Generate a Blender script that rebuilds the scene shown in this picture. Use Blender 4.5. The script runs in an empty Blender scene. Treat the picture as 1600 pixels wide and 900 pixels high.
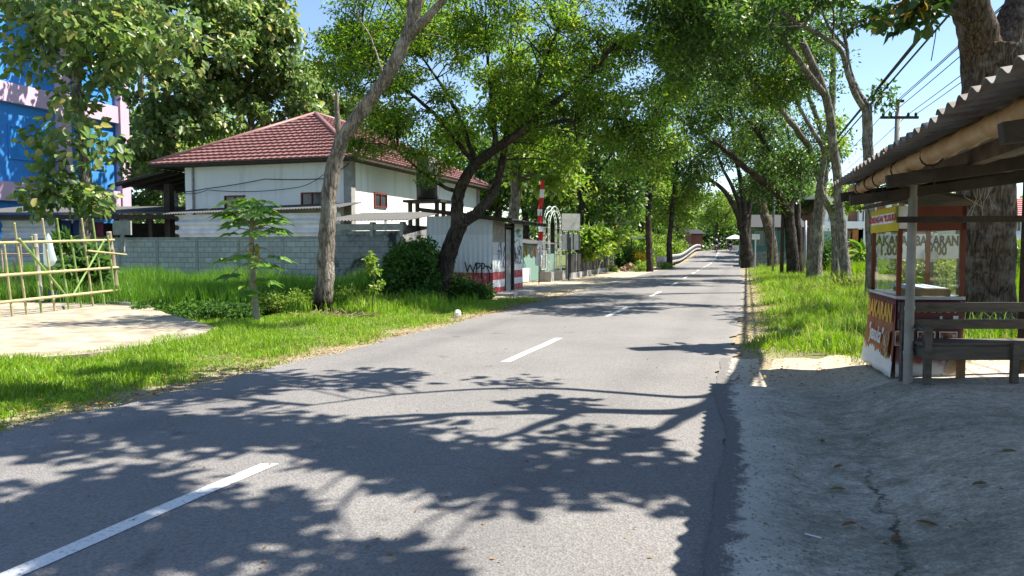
import bpy, bmesh, math, random
import numpy as np
from mathutils import Vector, Matrix

# ------------------------------------------------------------------ camera, sky, sun, exposure
SC = bpy.context.scene
EYE = 1.55
FPX = 1155.0                                   # focal length in photograph pixels (1600 wide)
PITCH = math.atan(62 / FPX)
SUN_EL, SUN_AZ = math.radians(58), math.atan2(0.12, 0.99)   # azimuth measured from +X towards +Y
cam_d = bpy.data.cameras.new("camera")
cam = bpy.data.objects.new("camera", cam_d); SC.collection.objects.link(cam)
cam_d.sensor_width = 36; cam_d.lens = 36 * FPX / 1600
cam_d.clip_start = 0.05; cam_d.clip_end = 5000
cam.location = (0, 0, EYE); cam.rotation_euler = (math.pi / 2 - PITCH, 0, 0)
SC.camera = cam
W = bpy.data.worlds.new("World"); SC.world = W; W.use_nodes = True
nt = W.node_tree; bg = nt.nodes["Background"]
sky = nt.nodes.new("ShaderNodeTexSky"); sky.sky_type = 'NISHITA'; sky.sun_disc = False
sky.sun_elevation = SUN_EL; sky.sun_rotation = math.pi / 2 - SUN_AZ
sky.air_density = 1.0; sky.dust_density = 0.3; sky.ozone_density = 2.4; sky.altitude = 50
nt.links.new(sky.outputs[0], bg.inputs[0]); bg.inputs[1].default_value = 0.09
sun_d = bpy.data.lights.new("sun", 'SUN'); sun_d.energy = 5.0; sun_d.angle = math.radians(0.55); sun_d.color = (1, 0.94, 0.84)
sun = bpy.data.objects.new("sun", sun_d); SC.collection.objects.link(sun)
S3 = Vector((math.cos(SUN_EL) * math.cos(SUN_AZ), math.cos(SUN_EL) * math.sin(SUN_AZ), math.sin(SUN_EL)))
sun.rotation_euler = S3.to_track_quat('Z', 'Y').to_euler(); sun.location = (20, 5, 40)
SC.view_settings.view_transform = 'Standard'; SC.view_settings.look = 'None'
SC.view_settings.gamma = 1; SC.view_settings.exposure = 1.36; SC.view_settings.use_curve_mapping = False
SC.render.engine = 'CYCLES'
cy = SC.cycles
cy.max_bounces = 7; cy.diffuse_bounces = 4; cy.glossy_bounces = 3; cy.transmission_bounces = 4; cy.transparent_max_bounces = 8
cy.use_denoising = True; cy.denoiser = 'OPENIMAGEDENOISE'; cy.sample_clamp_indirect = 6; cy.caustics_reflective = False; cy.caustics_refractive = False

# ------------------------------------------------------------------ small tools
R = np.random.default_rng(7)
cP, sP = math.cos(PITCH), math.sin(PITCH)
def ray(px, py):
    u = (px - 800) / FPX; v = (450 - py) / FPX
    return u, cP + v * sP, -sP + v * cP
def at(px, py, Y):
    r = ray(px, py); k = Y / r[1]
    return np.array((r[0] * k, Y, EYE + r[2] * k))
def gp(px, py, z=0.0):
    r = ray(px, py); k = (z - EYE) / r[2]
    return np.array((r[0] * k, r[1] * k, z))
D = np.array((0.302, 0.953, 0.0)); D /= np.linalg.norm(D)      # along the road
L = np.array((-D[1], D[0], 0.0)); N = -L; UP = np.array((0, 0, 1.0))
def V3(*a): return np.array(a, float)

# centre line of the road
_cy = np.array([-40, -8, 0, 4.3, 9.8, 16.4, 25, 46, 78, 105, 160, 400, 2000.])
_cx = np.array([-19, -6.5, -3.5, -1.97, -.06, 2.15, 4.95, 11.35, 21.1, 29.6, 47, 120, 600.])
_ty = np.concatenate([np.arange(-40, 200, .5), np.arange(200, 2001, 20)])
_tx = np.interp(_ty, _cy, _cx)
for _ in range(60): _tx[1:-1] = np.where(_ty[1:-1] < 190, .25 * _tx[:-2] + .5 * _tx[1:-1] + .25 * _tx[2:], _tx[1:-1])
def xc(Y): return np.interp(Y, _ty, _tx)
def lat(X, Y): return (X - xc(Y)) * 0.953
def smooth(a, b, x):
    t = np.clip((np.asarray(x, float) - a) / (b - a), 0, 1); return t * t * (3 - 2 * t)
def rise(Y): return 1.15 * smooth(74, 106, Y)
def wob(X, Y): return .5 * np.sin(X * 1.7 + Y * .9) * np.sin(Y * 1.3 - X * .4) + .3 * np.sin(X * 4.1 - Y * 3.3) + .2 * np.sin(7.3 * X + 5.1 * Y)
HW = 2.85
def gz(X, Y):
    """height of the terrain"""
    X = np.asarray(X, float); Y = np.asarray(Y, float)
    u = lat(X, Y); n = wob(X, Y)
    left = -.03 - .22 * smooth(6.5, 9.5, -u) + .02 * n * smooth(3, 4, -u)
    inv = smooth(10.0, 7.9, Y)                                    # the trodden yard of the stall
    pad = -.05 * smooth(3.2, 3.7, u) + .21 * smooth(3.9, 4.9, u) + .03 * smooth(4.9, 7, u) + .006 * n * smooth(3, 4, u)
    vrg = .05 * smooth(2.9, 3.8, u) + .1 * smooth(4, 8, u) + .03 * n * smooth(3, 4, u)
    right = pad * inv + vrg * (1 - inv)
    z = np.where(u < 0, left, right)
    road = 1 - smooth(HW - .02, HW + .12, np.abs(u))
    z = z * (1 - road) + (-.012) * road
    far = smooth(3.0, 12, np.abs(u))
    return z + rise(Y) * (1 - .9 * far)
def g3(X, Y, dz=0): return V3(X, Y, float(gz(X, Y)) + dz)
def gpt(px, py, dz=0):
    p = gp(px, py, 0)
    for _ in range(6): p = gp(px, py, float(gz(p[0], p[1])) + dz)
    return p

# ------------------------------------------------------------------ materials
class NT:
    def __init__(s, name):
        s.m = bpy.data.materials.new(name); s.m.use_nodes = True; s.t = s.m.node_tree; s.n = s.t.nodes
        s.b = s.n["Principled BSDF"]; s.out = s.n["Material Output"]
    def add(s, typ, **kw):
        x = s.n.new(typ)
        for k, v in kw.items():
            if k.startswith('i_'):
                k = k[2:]; x.inputs[int(k) if k.isdigit() else k.replace('_', ' ')].default_value = v
            else: setattr(x, k, v)
        return x
    def link(s, a, b): s.t.links.new(a, b)
    def obj(s): return s.add("ShaderNodeTexCoord").outputs["Object"]
    def geo(s): return s.add("ShaderNodeNewGeometry").outputs["Position"]
    def noise(s, vec, scale, detail=5, rough=.6, dist=0):
        x = s.add("ShaderNodeTexNoise", i_Scale=scale, i_Detail=detail, i_Roughness=rough, i_Distortion=dist); s.link(vec, x.inputs["Vector"]); return x.outputs["Fac"]
    def ramp(s, fac, stops, interp='LINEAR'):
        x = s.add("ShaderNodeValToRGB"); r = x.color_ramp; r.interpolation = interp
        while len(r.elements) < len(stops): r.elements.new(.5)
        for e, (p, c) in zip(r.elements, stops):
            e.position = p; e.color = (*c, 1) if len(c) == 3 else c
        s.link(fac, x.inputs[0]); return x.outputs[0]
    def mix(s, fac, a, b, mode='MIX'):
        x = s.add("ShaderNodeMix", data_type='RGBA', blend_type=mode)
        for sock, v in ((x.inputs[0], fac), (x.inputs[6], a), (x.inputs[7], b)):
            if hasattr(v, 'node'): s.link(v, sock)
            else: sock.default_value = v if isinstance(v, (int, float)) else ((*v, 1) if len(v) == 3 else v)
        return x.outputs[2]
    def math(s, op, a, b=0.0, c=None):
        x = s.add("ShaderNodeMath", operation=op)
        for i, v in enumerate((a, b) if c is None else (a, b, c)):
            if hasattr(v, 'node'): s.link(v, x.inputs[i])
            else: x.inputs[i].default_value = v
        return x.outputs[0]
    def dot(s, vec, d):
        x = s.add("ShaderNodeVectorMath", operation='DOT_PRODUCT'); s.link(vec, x.inputs[0]); x.inputs[1].default_value = d; return x.outputs["Value"]
    def comb(s, a, b, c=0.0):
        x = s.add("ShaderNodeCombineXYZ")
        for i, v in enumerate((a, b, c)):
            if hasattr(v, 'node'): s.link(v, x.inputs[i])
            else: x.inputs[i].default_value = v
        return x.outputs[0]
    def scalev(s, vec, sc):
        x = s.add("ShaderNodeMapping"); s.link(vec, x.inputs[0]); x.inputs["Scale"].default_value = sc; return x.outputs[0]
    def bump(s, h, strength, dist=.02):
        x = s.add("ShaderNodeBump", i_Strength=strength, i_Distance=dist); s.link(h, x.inputs["Height"]); s.link(x.outputs[0], s.b.inputs["Normal"]); return x
    def fin(s, col=None, rough=.7, metal=0, spec=.4):
        if col is not None:
            if hasattr(col, 'node'): s.link(col, s.b.inputs["Base Color"])
            else: s.b.inputs["Base Color"].default_value = (*col, 1)
        if hasattr(rough, 'node'): s.link(rough, s.b.inputs["Roughness"])
        else: s.b.inputs["Roughness"].default_value = rough
        s.b.inputs["Metallic"].default_value = metal; s.b.inputs["Specular IOR Level"].default_value = spec
        return s.m
def mat(name, c1, c2=None, sc=3.0, rough=.75, metal=0, spec=.3, bump=.15, bsc=30, stretch=(1, 1, 1), grime=.25, gsc=.8):
    """two-tone weathered surface with patches of grime and fine relief"""
    s = NT(name); v = s.scalev(s.obj(), stretch)
    c2 = c2 or tuple(x * .7 for x in c1)
    f = s.noise(v, sc, 6, .65)
    col = s.ramp(f, [(.32, c2), (.62, c1)])
    if grime:
        g = s.noise(v, gsc, 4, .7, .4)
        col = s.mix(s.ramp(g, [(.45, (0, 0, 0)), (.75, (grime,) * 3)]), col, tuple(x * .35 for x in c1))
    if bump: s.bump(s.noise(v, bsc, 4, .6), bump)
    return s.fin(col, rough, metal, spec)
def leafmat(name, cols, trans=.35, rough=.45, spec=.35, tcol=1.5):
    s = NT(name)
    g = s.add("ShaderNodeNewGeometry"); n = len(cols)
    col = s.ramp(g.outputs["Random Per Island"], [((i + .5) / n, c) for i, c in enumerate(cols)])
    nz = s.noise(s.geo(), .7, 4, .6)                             # whole sprays differ in age and tone
    col = s.mix(s.ramp(nz, [(.38, (0,) * 3), (.66, (.55,) * 3)]), col, s.mix(1, col, (1.35, 1.42, .95), 'MULTIPLY'))
    s.fin(col, rough, 0, spec)
    t = s.add("ShaderNodeBsdfTranslucent")
    hs = s.add("ShaderNodeHueSaturation", i_Value=tcol, i_Saturation=1.1); s.link(col, hs.inputs["Color"]); s.link(hs.outputs[0], t.inputs[0])
    mx = s.add("ShaderNodeMixShader"); mx.inputs[0].default_value = trans
    s.link(s.b.outputs[0], mx.inputs[1]); s.link(t.outputs[0], mx.inputs[2]); s.link(mx.outputs[0], s.out.inputs[0])
    return s.m
def barkmat(name, c1, c2, c3=None, sc=1.0, base_dark=None):
    s = NT(name); o = s.obj(); v = s.scalev(o, (8 * sc, 8 * sc, 1.5 * sc))
    vo = s.add("ShaderNodeTexVoronoi", i_Scale=1.7, feature='DISTANCE_TO_EDGE')
    wv = s.add("ShaderNodeTexNoise", i_Scale=1.1, i_Detail=4.0); s.link(v, wv.inputs["Vector"]); va = s.add("ShaderNodeVectorMath", operation='ADD'); s.link(v, va.inputs[0]); s.link(wv.outputs["Color"], va.inputs[1]); s.link(va.outputs[0], vo.inputs["Vector"])
    n1 = s.noise(v, 1.8, 8, .7, .6); n2 = s.noise(o, 2.2 * sc, 5, .65)
    h = s.math('ADD', s.math('MULTIPLY', s.math('MINIMUM', vo.outputs["Distance"], .2), 1.5), s.math('MULTIPLY', n1, 1.25))
    col = s.ramp(h, [(.42, tuple(x * .35 for x in c2)), (.6, c2), (1.05, c1)])
    col = s.mix(s.ramp(n2, [(.5, (0, 0, 0)), (.66, (.8,) * 3)]), col, c3 or tuple(min(1, x * 1.7) for x in c1))
    if base_dark is not None:                                   # charred foot of the trunk
        z = s.add("ShaderNodeSeparateXYZ"); s.link(o, z.inputs[0])
        zz = s.math('ADD', z.outputs[2], s.math('MULTIPLY', n2, .5))
        col = s.mix(s.ramp(zz, [(base_dark - .15, (1,) * 3), (base_dark + .2, (0,) * 3)]), col, (.012, .009, .008))
    s.bump(h, 1.0, .09 / sc)
    return s.fin(col, .9, 0, .15)

# ------------------------------------------------------------------ objects
COL = SC.collection
def root_of(o):
    while o.parent: o = o.parent
    return o
def tag(o, label=None, cat=None, group=None, kind=None):
    if label: o["label"] = label
    if cat: o["category"] = cat
    if group: o["group"] = group
    if kind: o["kind"] = kind
    return o
def thing(name, label, cat, loc=(0, 0, 0), group=None):
    o = bpy.data.objects.new(name, None); o.empty_display_size = .2; COL.objects.link(o); o.location = tuple(loc)
    return tag(o, label, cat, group)
def place(o, parent):
    COL.objects.link(o)
    if parent: o.parent = parent
    return o
def copy_tree(o, parent=None):
    c = o.copy(); COL.objects.link(c)
    if parent: c.parent = parent
    for ch in [x for x in COL.objects if x.parent == o]: copy_tree(ch, c)
    return c
class MB:
    """collects shapes; build() links them as one mesh object"""
    def __init__(s): s.v = []; s.f = []; s.mi = []; s.m = 0
    def add(s, vs, fs):
        b = len(s.v); s.v += [tuple(float(c) for c in p) for p in vs]
        for f in fs: s.f.append(tuple(b + i for i in f)); s.mi.append(s.m)
        return s
    def quad(s, a, b, c, d): return s.add([a, b, c, d], [(0, 1, 2, 3)])
    def hexa(s, lo, hi):
        """eight corners: four below, four above, same order"""
        n = len(lo)
        return s.add(list(lo) + list(hi), [tuple(range(n))[::-1], tuple(range(n, 2 * n))] + [(i, (i + 1) % n, n + (i + 1) % n, n + i) for i in range(n)])
    def prism(s, pts, h): 
        pts = [V3(*p) for p in pts]; return s.hexa(pts, [p + V3(*h) for p in pts])
    def box(s, c, size, a=(1, 0, 0), up=(0, 0, 1)):
        """box centred at c, size along a, along up x a, along up"""
        a = V3(*a); up = V3(*up); a = a / np.linalg.norm(a); b = np.cross(up, a); b /= np.linalg.norm(b); up = np.cross(a, b)
        c = V3(*c); x, y, z = a * size[0] / 2, b * size[1] / 2, up * size[2] / 2
        lo = [c - x - y - z, c + x - y - z, c + x + y - z, c - x + y - z]
        return s.hexa(lo, [p + 2 * z for p in lo])
    def bar(s, p, q, w, h, up=(0, 0, 1)):
        p = V3(*p); q = V3(*q); return s.box((p + q) / 2, (np.linalg.norm(q - p), w, h), q - p, up)
    def tube(s, pts, rs, n=8, cap=True, jit=0, rng=None):
        pts = [V3(*p) for p in pts]; m = len(pts)
        if np.isscalar(rs): rs = [rs] * m
        elif len(rs) == 2 and m > 2: rs = np.linspace(rs[0], rs[1], m)
        vs = []; ref = None
        for i, p in enumerate(pts):
            t = pts[min(i + 1, m - 1)] - pts[max(i - 1, 0)]; t = t / (np.linalg.norm(t) + 1e-9)
            if ref is None: ref = V3(1, 0, 0) if abs(t[0]) < .8 else V3(0, 1, 0)
            e = np.cross(t, ref); e /= (np.linalg.norm(e) + 1e-9); f = np.cross(e, t); ref = f
            ref = -np.cross(t, e) if False else f
            for k in range(n):
                a = 2 * math.pi * k / n; r = rs[i]
                if jit: r *= 1 + jit * (math.sin(3 * a + i * 1.3) * .5 + math.sin(5 * a - i * .7) * .3 + (rng.random() - .5) * .8 if rng is not None else 0)
                vs.append(p + r * (math.cos(a) * e + math.sin(a) * f))
        fs = [(i * n + k, i * n + (k + 1) % n, (i + 1) * n + (k + 1) % n, (i + 1) * n + k) for i in range(m - 1) for k in range(n)]
        if cap: fs += [tuple(range(n))[::-1], tuple(range((m - 1) * n, m * n))]
        return s.add(vs, fs)
    def lathe(s, c, prof, n=16):
        c = V3(*c); m = len(prof); vs = [c + V3(r * math.cos(2 * math.pi * k / n), r * math.sin(2 * math.pi * k / n), z) for r, z in prof for k in range(n)]
        fs = [(i * n + k, i * n + (k + 1) % n, (i + 1) * n + (k + 1) % n, (i + 1) * n + k) for i in range(m - 1) for k in range(n)]
        return s.add(vs, fs + [tuple(range(n))[::-1], tuple(range((m - 1) * n, m * n))])
    def build(s, name, mats, parent=None, smooth=False, bevel=0):
        off = V3(*root_of(parent).location) if parent else V3(0, 0, 0)
        me = bpy.data.meshes.new(name); me.from_pydata([tuple(np.array(p) - off) for p in s.v], [], s.f)
        mats = mats if isinstance(mats, (list, tuple)) else [mats]
        for x in mats: me.materials.append(x)
        if len(mats) > 1: me.polygons.foreach_set('material_index', s.mi)
        if smooth: me.polygons.foreach_set('use_smooth', [True] * len(me.polygons))
        me.update()
        o = place(bpy.data.objects.new(name, me), parent)
        if bevel:
            md = o.modifiers.new("bevel", 'BEVEL'); md.width = bevel; md.segments = 2; md.limit_method = 'ANGLE'; md.angle_limit = .7
        return o
def npmesh(name, V, F, mats, parent=None, smooth=False):
    """fast mesh from arrays: F is (m, k)"""
    off = V3(*root_of(parent).location) if parent else V3(0, 0, 0)
    V = np.asarray(V, np.float32).reshape(-1, 3) - off.astype(np.float32); F = np.asarray(F, np.int32); m, k = F.shape
    me = bpy.data.meshes.new(name)
    me.vertices.add(len(V)); me.vertices.foreach_set('co', V.ravel())
    me.loops.add(m * k); me.loops.foreach_set('vertex_index', F.ravel())
    me.polygons.add(m); me.polygons.foreach_set('loop_start', np.arange(0, m * k, k, dtype=np.int32))
    if smooth: me.polygons.foreach_set('use_smooth', np.ones(m, bool))
    me.update(calc_edges=True)
    for x in (mats if isinstance(mats, (list, tuple)) else [mats]): me.materials.append(x)
    return place(bpy.data.objects.new(name, me), parent)
def single(name, label, cat, mb, mats, group=None, loc=None, **kw):
    return tag(mb.build(name, mats, None, **kw), label, cat, group)

# ------------------------------------------------------------------ foliage
def unit(a): return a / (np.linalg.norm(a, axis=-1, keepdims=True) + 1e-9)
def leaves(cent, rad, n, ln, wd, rng, droop=.25, tilt=.7, shape='diamond', zs=.75):
    """n leaves round each clump centre; returns vertices and quads"""
    cent = np.asarray(cent, float); m = len(cent)
    rad = np.broadcast_to(np.asarray(rad, float), (m,))
    q = rng.normal(size=(m, n, 3)); q = unit(q) * rng.random((m, n, 1)) ** .45
    q[..., 2] *= zs
    p = (cent[:, None] + q * rad[:, None, None]).reshape(-1, 3)
    out = q.reshape(-1, 3)
    ax = unit(out * .7 + rng.normal(size=out.shape) * .6 + V3(0, 0, -droop))
    nm = unit(V3(0, 0, 1) + rng.normal(size=out.shape) * tilt)
    bx = unit(np.cross(nm, ax)); nm = np.cross(ax, bx)
    sz = rng.uniform(.65, 1.25, (len(p), 1))
    l, w = ln * sz, wd * sz
    if shape == 'diamond':
        f = .12 * l
        vs = np.stack([p, p + ax * l * .5 + bx * w * .5 + nm * f, p + ax * l - nm * f * .5, p + ax * l * .5 - bx * w * .5 + nm * f], 1).reshape(-1, 3)
        fs = np.arange(len(p) * 4).reshape(-1, 4)
    else:                                                     # broad leaf folded along its midrib, tip drooping
        f = .16 * w
        vs = np.stack([p, p + ax * l * .3 + bx * w * .5 + nm * f, p + ax * l * .72 + bx * w * .36 + nm * (f * .5 - .06 * l), p + ax * l - nm * .2 * l,
                       p + ax * l * .72 - bx * w * .36 + nm * (f * .5 - .06 * l), p + ax * l * .3 - bx * w * .5 + nm * f], 1).reshape(-1, 3)
        b = np.arange(len(p))[:, None] * 6
        fs = np.concatenate([b + np.array([[0, 1, 2, 3]]), b + np.array([[0, 3, 4, 5]])])
    return vs, fs
def blob_pts(blobs, rng):
    """blobs: (centre3, radii3, n) -> clump centres"""
    out = []
    for c, r, n in blobs:
        q = unit(rng.normal(size=(n, 3))) * rng.random((n, 1)) ** .4
        out.append(V3(*c) + q * V3(*r))
    return np.concatenate(out)
def pb(px, py, rx, ry, Y, rY, n):
    """a clump of crown seen at pixel px, py, at depth Y"""
    k = Y / FPX; return at(px, py, Y), (rx * k, rY, ry * k), n
def bend(pts, k=4, amp=.04, rng=R):
    """resample a polyline as a smooth limb with small kinks"""
    pts = np.array(pts, float); m = len(pts); out = []
    for i in range(m - 1):
        p0, p1, p2, p3 = pts[max(i - 1, 0)], pts[i], pts[i + 1], pts[min(i + 2, m - 1)]
        for t in np.linspace(0, 1, k, endpoint=False):
            out.append(.5 * (2 * p1 + (p2 - p0) * t + (2 * p0 - 5 * p1 + 4 * p2 - p3) * t * t + (3 * p1 - p0 - 3 * p2 + p3) * t ** 3))
    out.append(pts[-1]); out = np.array(out)
    seg = np.linalg.norm(pts[-1] - pts[0]) / max(len(out), 1)
    out[1:-1] += rng.normal(size=(len(out) - 2, 3)) * amp * seg
    return out
def tree(name, label, limbs, blobs, bark, leaf, ln=.2, wd=.08, nper=120, crad=(.4, .8), seed=1, group=None, shape='diamond', droop=.25, tilt=.7,
         nseg=10, jit=.1, twig=.018, cat='tree', tk=4, zs=.75, flare=0):
    """limbs: (points, r0, r1), the first is the trunk; crown: leaf clumps in blobs, each joined by a twig"""
    rng = np.random.default_rng(seed)
    base = V3(*limbs[0][0][0]); t = thing(name, label, cat, base, group)
    b = MB(); samp = []
    for i, (pts, r0, r1) in enumerate(limbs):
        P = bend(pts, tk, .05 if i else .03, rng); rs = np.linspace(r0, r1, len(P))
        if i == 0 and flare: rs = rs * (1 + flare * np.exp(-np.linspace(0, 1, len(P)) * 14))
        b.tube(P, rs, nseg if r0 > .06 else 6, True, jit if r0 > .05 else 0, rng)
        k0 = 0 if i else len(P) // 2
        for a, r in zip(P[k0:], rs[k0:]): samp.append((*a, r))
    if blobs:
        C = blob_pts(blobs, rng); samp = np.array(samp)
        for c in C:
            d = np.linalg.norm(samp[:, :3] - c, axis=1) + np.where(samp[:, 2] > c[2] + .3, 1.0, 0)
            s_ = samp[np.argmin(d)]; a = s_[:3]; dd = np.linalg.norm(c - a)
            if dd < .25: continue
            mid = a + (c - a) * .5 + V3(0, 0, .1 * dd) + rng.normal(size=3) * .06 * dd
            b.tube([a, mid, c], [min(s_[3] * .5, twig * (1 + dd * .35)), twig, twig * .35], 5, False)
        cr = rng.uniform(*crad, len(C))
        for c, r_ in zip(C, cr):                                # side shoots inside each spray
            for _ in range(3): q = unit(rng.normal(size=3) * V3(1, 1, zs)); b.tube([c, c + q * r_ * .45 + V3(0, 0, .04), c + q * r_ * .95], [twig * .45, twig * .3, twig * .12], 4, False)
        vs, fs = leaves(C, cr, nper, ln, wd, rng, droop, tilt, shape, zs)
        npmesh('crown', vs, fs, leaf, t)
    b.build('trunk', bark, t, smooth=True)
    return t
def bush(name, label, blobs, leaf, ln, wd, nper, crad, seed, group=None, shape='diamond', bark=None, droop=.1, tilt=.9, cat='bush', kind=None):
    rng = np.random.default_rng(seed); C = blob_pts(blobs, rng); c0 = V3(*blobs[0][0]); base = g3(c0[0], c0[1])
    t = thing(name, label, cat, base, group)
    if kind: t["kind"] = kind
    s = MB()
    for c in C[::3]:
        a = base + V3(*((c - base)[:2] * .35), 0); s.tube([a, (a + c) / 2 + rng.normal(size=3) * .04, c], [.014, .01, .004], 5, False)
    s.build('stem', bark or BARK_GREY, t)
    vs, fs = leaves(C, rng.uniform(*crad, len(C)), nper, ln, wd, rng, droop, tilt, shape)
    npmesh('foliage', vs, fs, leaf, t)
    return t
def blades(P, hmin, hmax, wd, rng, lean=.45, vary=None):
    """bent grass blades at points P: three triangles each"""
    n = len(P); h = rng.uniform(hmin, hmax, (n, 1))
    if vary is not None: h = h * vary[:, None]
    a = rng.uniform(0, 2 * math.pi, n); dr = np.stack([np.cos(a), np.sin(a), 0 * a], 1)
    b = rng.uniform(0, 2 * math.pi, n); sd = np.stack([np.cos(b), np.sin(b), 0 * b], 1)
    w = wd * rng.uniform(.6, 1.4, (n, 1)); ln = rng.uniform(.1, 1, (n, 1)) * lean
    m = P + dr * h * ln * .3 + UP * h * .6; t = P + dr * h * ln + UP * h * (1 - .35 * ln)
    vs = np.stack([P - sd * w * .5, P + sd * w * .5, m + sd * w * .4, m - sd * w * .4, t], 1).reshape(-1, 3)
    k = np.arange(n)[:, None] * 5
    return vs, np.concatenate([k + np.array([[0, 1, 2]]), k + np.array([[0, 2, 3]]), k + np.array([[3, 2, 4]])])
def text(body, size, mtl, parent, origin, ax, up, name='lettering', depth=.0015, shear=0, sx=1.0, bold=0.0, align='CENTER'):
    """letters as a thin mesh lying on a surface"""
    cu = bpy.data.curves.new(name, 'FONT'); cu.body = body; cu.size = size; cu.extrude = depth; cu.align_x = align; cu.align_y = 'CENTER'; cu.shear = shear; cu.offset = bold
    cu.resolution_u = 3
    o = bpy.data.objects.new(name, cu); COL.objects.link(o)
    me = bpy.data.meshes.new_from_object(o.evaluated_get(bpy.context.evaluated_depsgraph_get()))
    bpy.data.objects.remove(o); bpy.data.curves.remove(cu)
    ax = unit(V3(*ax)); up = V3(*up); nn = unit(np.cross(ax, up)); up = np.cross(nn, ax)
    off = V3(*root_of(parent).location) if parent else V3(0, 0, 0); origin = V3(*origin) - off
    co = np.empty(len(me.vertices) * 3, np.float32); me.vertices.foreach_get('co', co); co = co.reshape(-1, 3)
    co = origin + co[:, :1] * sx * ax + co[:, 1:2] * up + co[:, 2:3] * nn
    me.vertices.foreach_set('co', co.astype(np.float32).ravel()); me.update(); me.materials.clear(); me.materials.append(mtl)
    return place(bpy.data.objects.new(name, me), parent)

# ------------------------------------------------------------------ ground, road, verges
def ground_material():
    s = NT("soil"); o = s.geo()
    a = s.noise(o, .6, 6, .65); b = s.noise(o, 9, 6, .7); c = s.noise(o, 60, 3, .6)
    soil = s.ramp(b, [(.3, (.10, .08, .05)), (.7, (.24, .19, .12))])
    green = s.ramp(c, [(.3, (.05, .09, .015)), (.7, (.11, .17, .03))])
    s.bump(c, .5, .02)
    col = s.mix(s.ramp(a, [(.42, (1,) * 3), (.66, (0,) * 3)]), soil, green)
    spu = s.add('ShaderNodeSeparateXYZ'); s.link(s.add('ShaderNodeUVMap').outputs[0], spu.inputs[0])
    e = s.math('ADD', s.math('ABSOLUTE', spu.outputs[0]), s.math('MULTIPLY', s.math('SUBTRACT', b, .5), 1.2))
    col = s.mix(s.ramp(s.math('MULTIPLY', e, .1), [(.33, (.9,) * 3), (.40, (0,) * 3)]), col, s.ramp(c, [(.3, (.20, .16, .10)), (.7, (.40, .33, .23))]))
    return s.fin(col, .95, 0, .1)
def asphalt_material():
    s = NT("asphalt"); o = s.geo()
    big = s.noise(o, .5, 5, .6); fine = s.noise(o, 55, 3, .75); spk = s.add("ShaderNodeTexVoronoi", i_Scale=75.0); s.link(o, spk.inputs["Vector"])
    col = s.ramp(fine, [(.3, (.112, .105, .099)), (.7, (.225, .212, .200))])
    st = s.ramp(spk.outputs["Color"], [(.3, (0,) * 3), (.95, (.75,) * 3)])
    col = s.mix(st, col, (.27, .26, .25))
    col = s.mix(s.ramp(big, [(.35, (.0,) * 3), (.7, (.32,) * 3)]), col, (.07, .068, .07))
    # darker wheel tracks polished along the lane and sandy dust at the edges
    uv = s.add("ShaderNodeUVMap").outputs[0]; sp = s.add("ShaderNodeSeparateXYZ"); s.link(uv, sp.inputs[0])
    tr = s.math('ABSOLUTE', s.math('SUBTRACT', s.math('ABSOLUTE', sp.outputs[0]), 1.85))
    trk = s.math('MULTIPLY', s.math('SUBTRACT', 1.0, s.math('MINIMUM', s.math('MULTIPLY', tr, 2.4), 1.0)), s.math('MULTIPLY', big, .5))
    col = s.mix(trk, col, (.075, .073, .075))
    near_r = s.math('MULTIPLY', s.math('MINIMUM', s.math('MAXIMUM', s.math('MULTIPLY', s.math('SUBTRACT', 9.0, sp.outputs[1]), .25), 0.0), 1.0), s.math('GREATER_THAN', sp.outputs[0], 0.0))
    ed = s.math('ADD', s.math('SUBTRACT', s.math('ABSOLUTE', sp.outputs[0]), s.math('MULTIPLY', near_r, .8)), s.math('MULTIPLY', s.noise(o, 3, 5, .7), .55))
    col = s.mix(s.math('MULTIPLY', s.math('MINIMUM', s.math('MAXIMUM', s.math('MULTIPLY', s.math('SUBTRACT', ed, 2.92), 2.6), 0.0), 1.0), .8), col, (.30, .26, .20))
    # hairline cracks, oil spots, an old patch
    wp = s.add("ShaderNodeTexNoise", i_Scale=.9, i_Detail=6.0); s.link(o, wp.inputs["Vector"]); wa = s.add("ShaderNodeVectorMath", operation='ADD'); s.link(o, wa.inputs[0]); s.link(wp.outputs["Color"], wa.inputs[1])
    ck = s.add("ShaderNodeTexVoronoi", i_Scale=.55, feature='DISTANCE_TO_EDGE'); s.link(wa.outputs[0], ck.inputs["Vector"])
    ckm = s.mix(1, s.ramp(ck.outputs["Distance"], [(.0015, (.4,) * 3), (.006, (0,) * 3)]), s.ramp(s.noise(o, .35, 3), [(.5, (0,) * 3), (.6, (1,) * 3)]), 'MULTIPLY')
    col = s.mix(ckm, col, (.03, .03, .03))
    col = s.mix(s.ramp(s.noise(o, 2.4, 3, .5), [(.66, (0,) * 3), (.74, (.45,) * 3)]), col, (.05, .048, .048))
    s.bump(s.math('ADD', s.math('MULTIPLY', fine, .6), s.math('MULTIPLY', spk.outputs["Distance"], .7)), .75, .009)
    return s.fin(col, s.math('ADD', .72, s.math('MULTIPLY', big, .2)), 0, .35)
def grid_sheet(name, ys, us, zf, m, label=None, kind='structure', xf=None, uv=True):
    Yg, Ug = np.meshgrid(ys, us, indexing='ij')
    if xf is not None: Ug = xf(Yg, Ug)
    X = xc(Yg) + Ug / .953; Z = zf(X, Yg, Ug)
    nu = len(us); V = np.stack([X, Yg, Z], -1).reshape(-1, 3)
    i = (np.arange(len(ys) - 1)[:, None] * nu + np.arange(nu - 1)[None]).reshape(-1, 1)
    F = i + np.array([[0, 1, nu + 1, nu]])
    o = npmesh(name, V, F, m, None, True)
    lay = o.data.uv_layers.new(name="UVMap"); idx = F.ravel()
    uvd = np.stack([Ug.ravel()[idx], Yg.ravel()[idx]], -1).astype(np.float32); lay.data.foreach_set('uv', uvd.ravel())
    return tag(o, label, None, None, kind)
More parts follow.
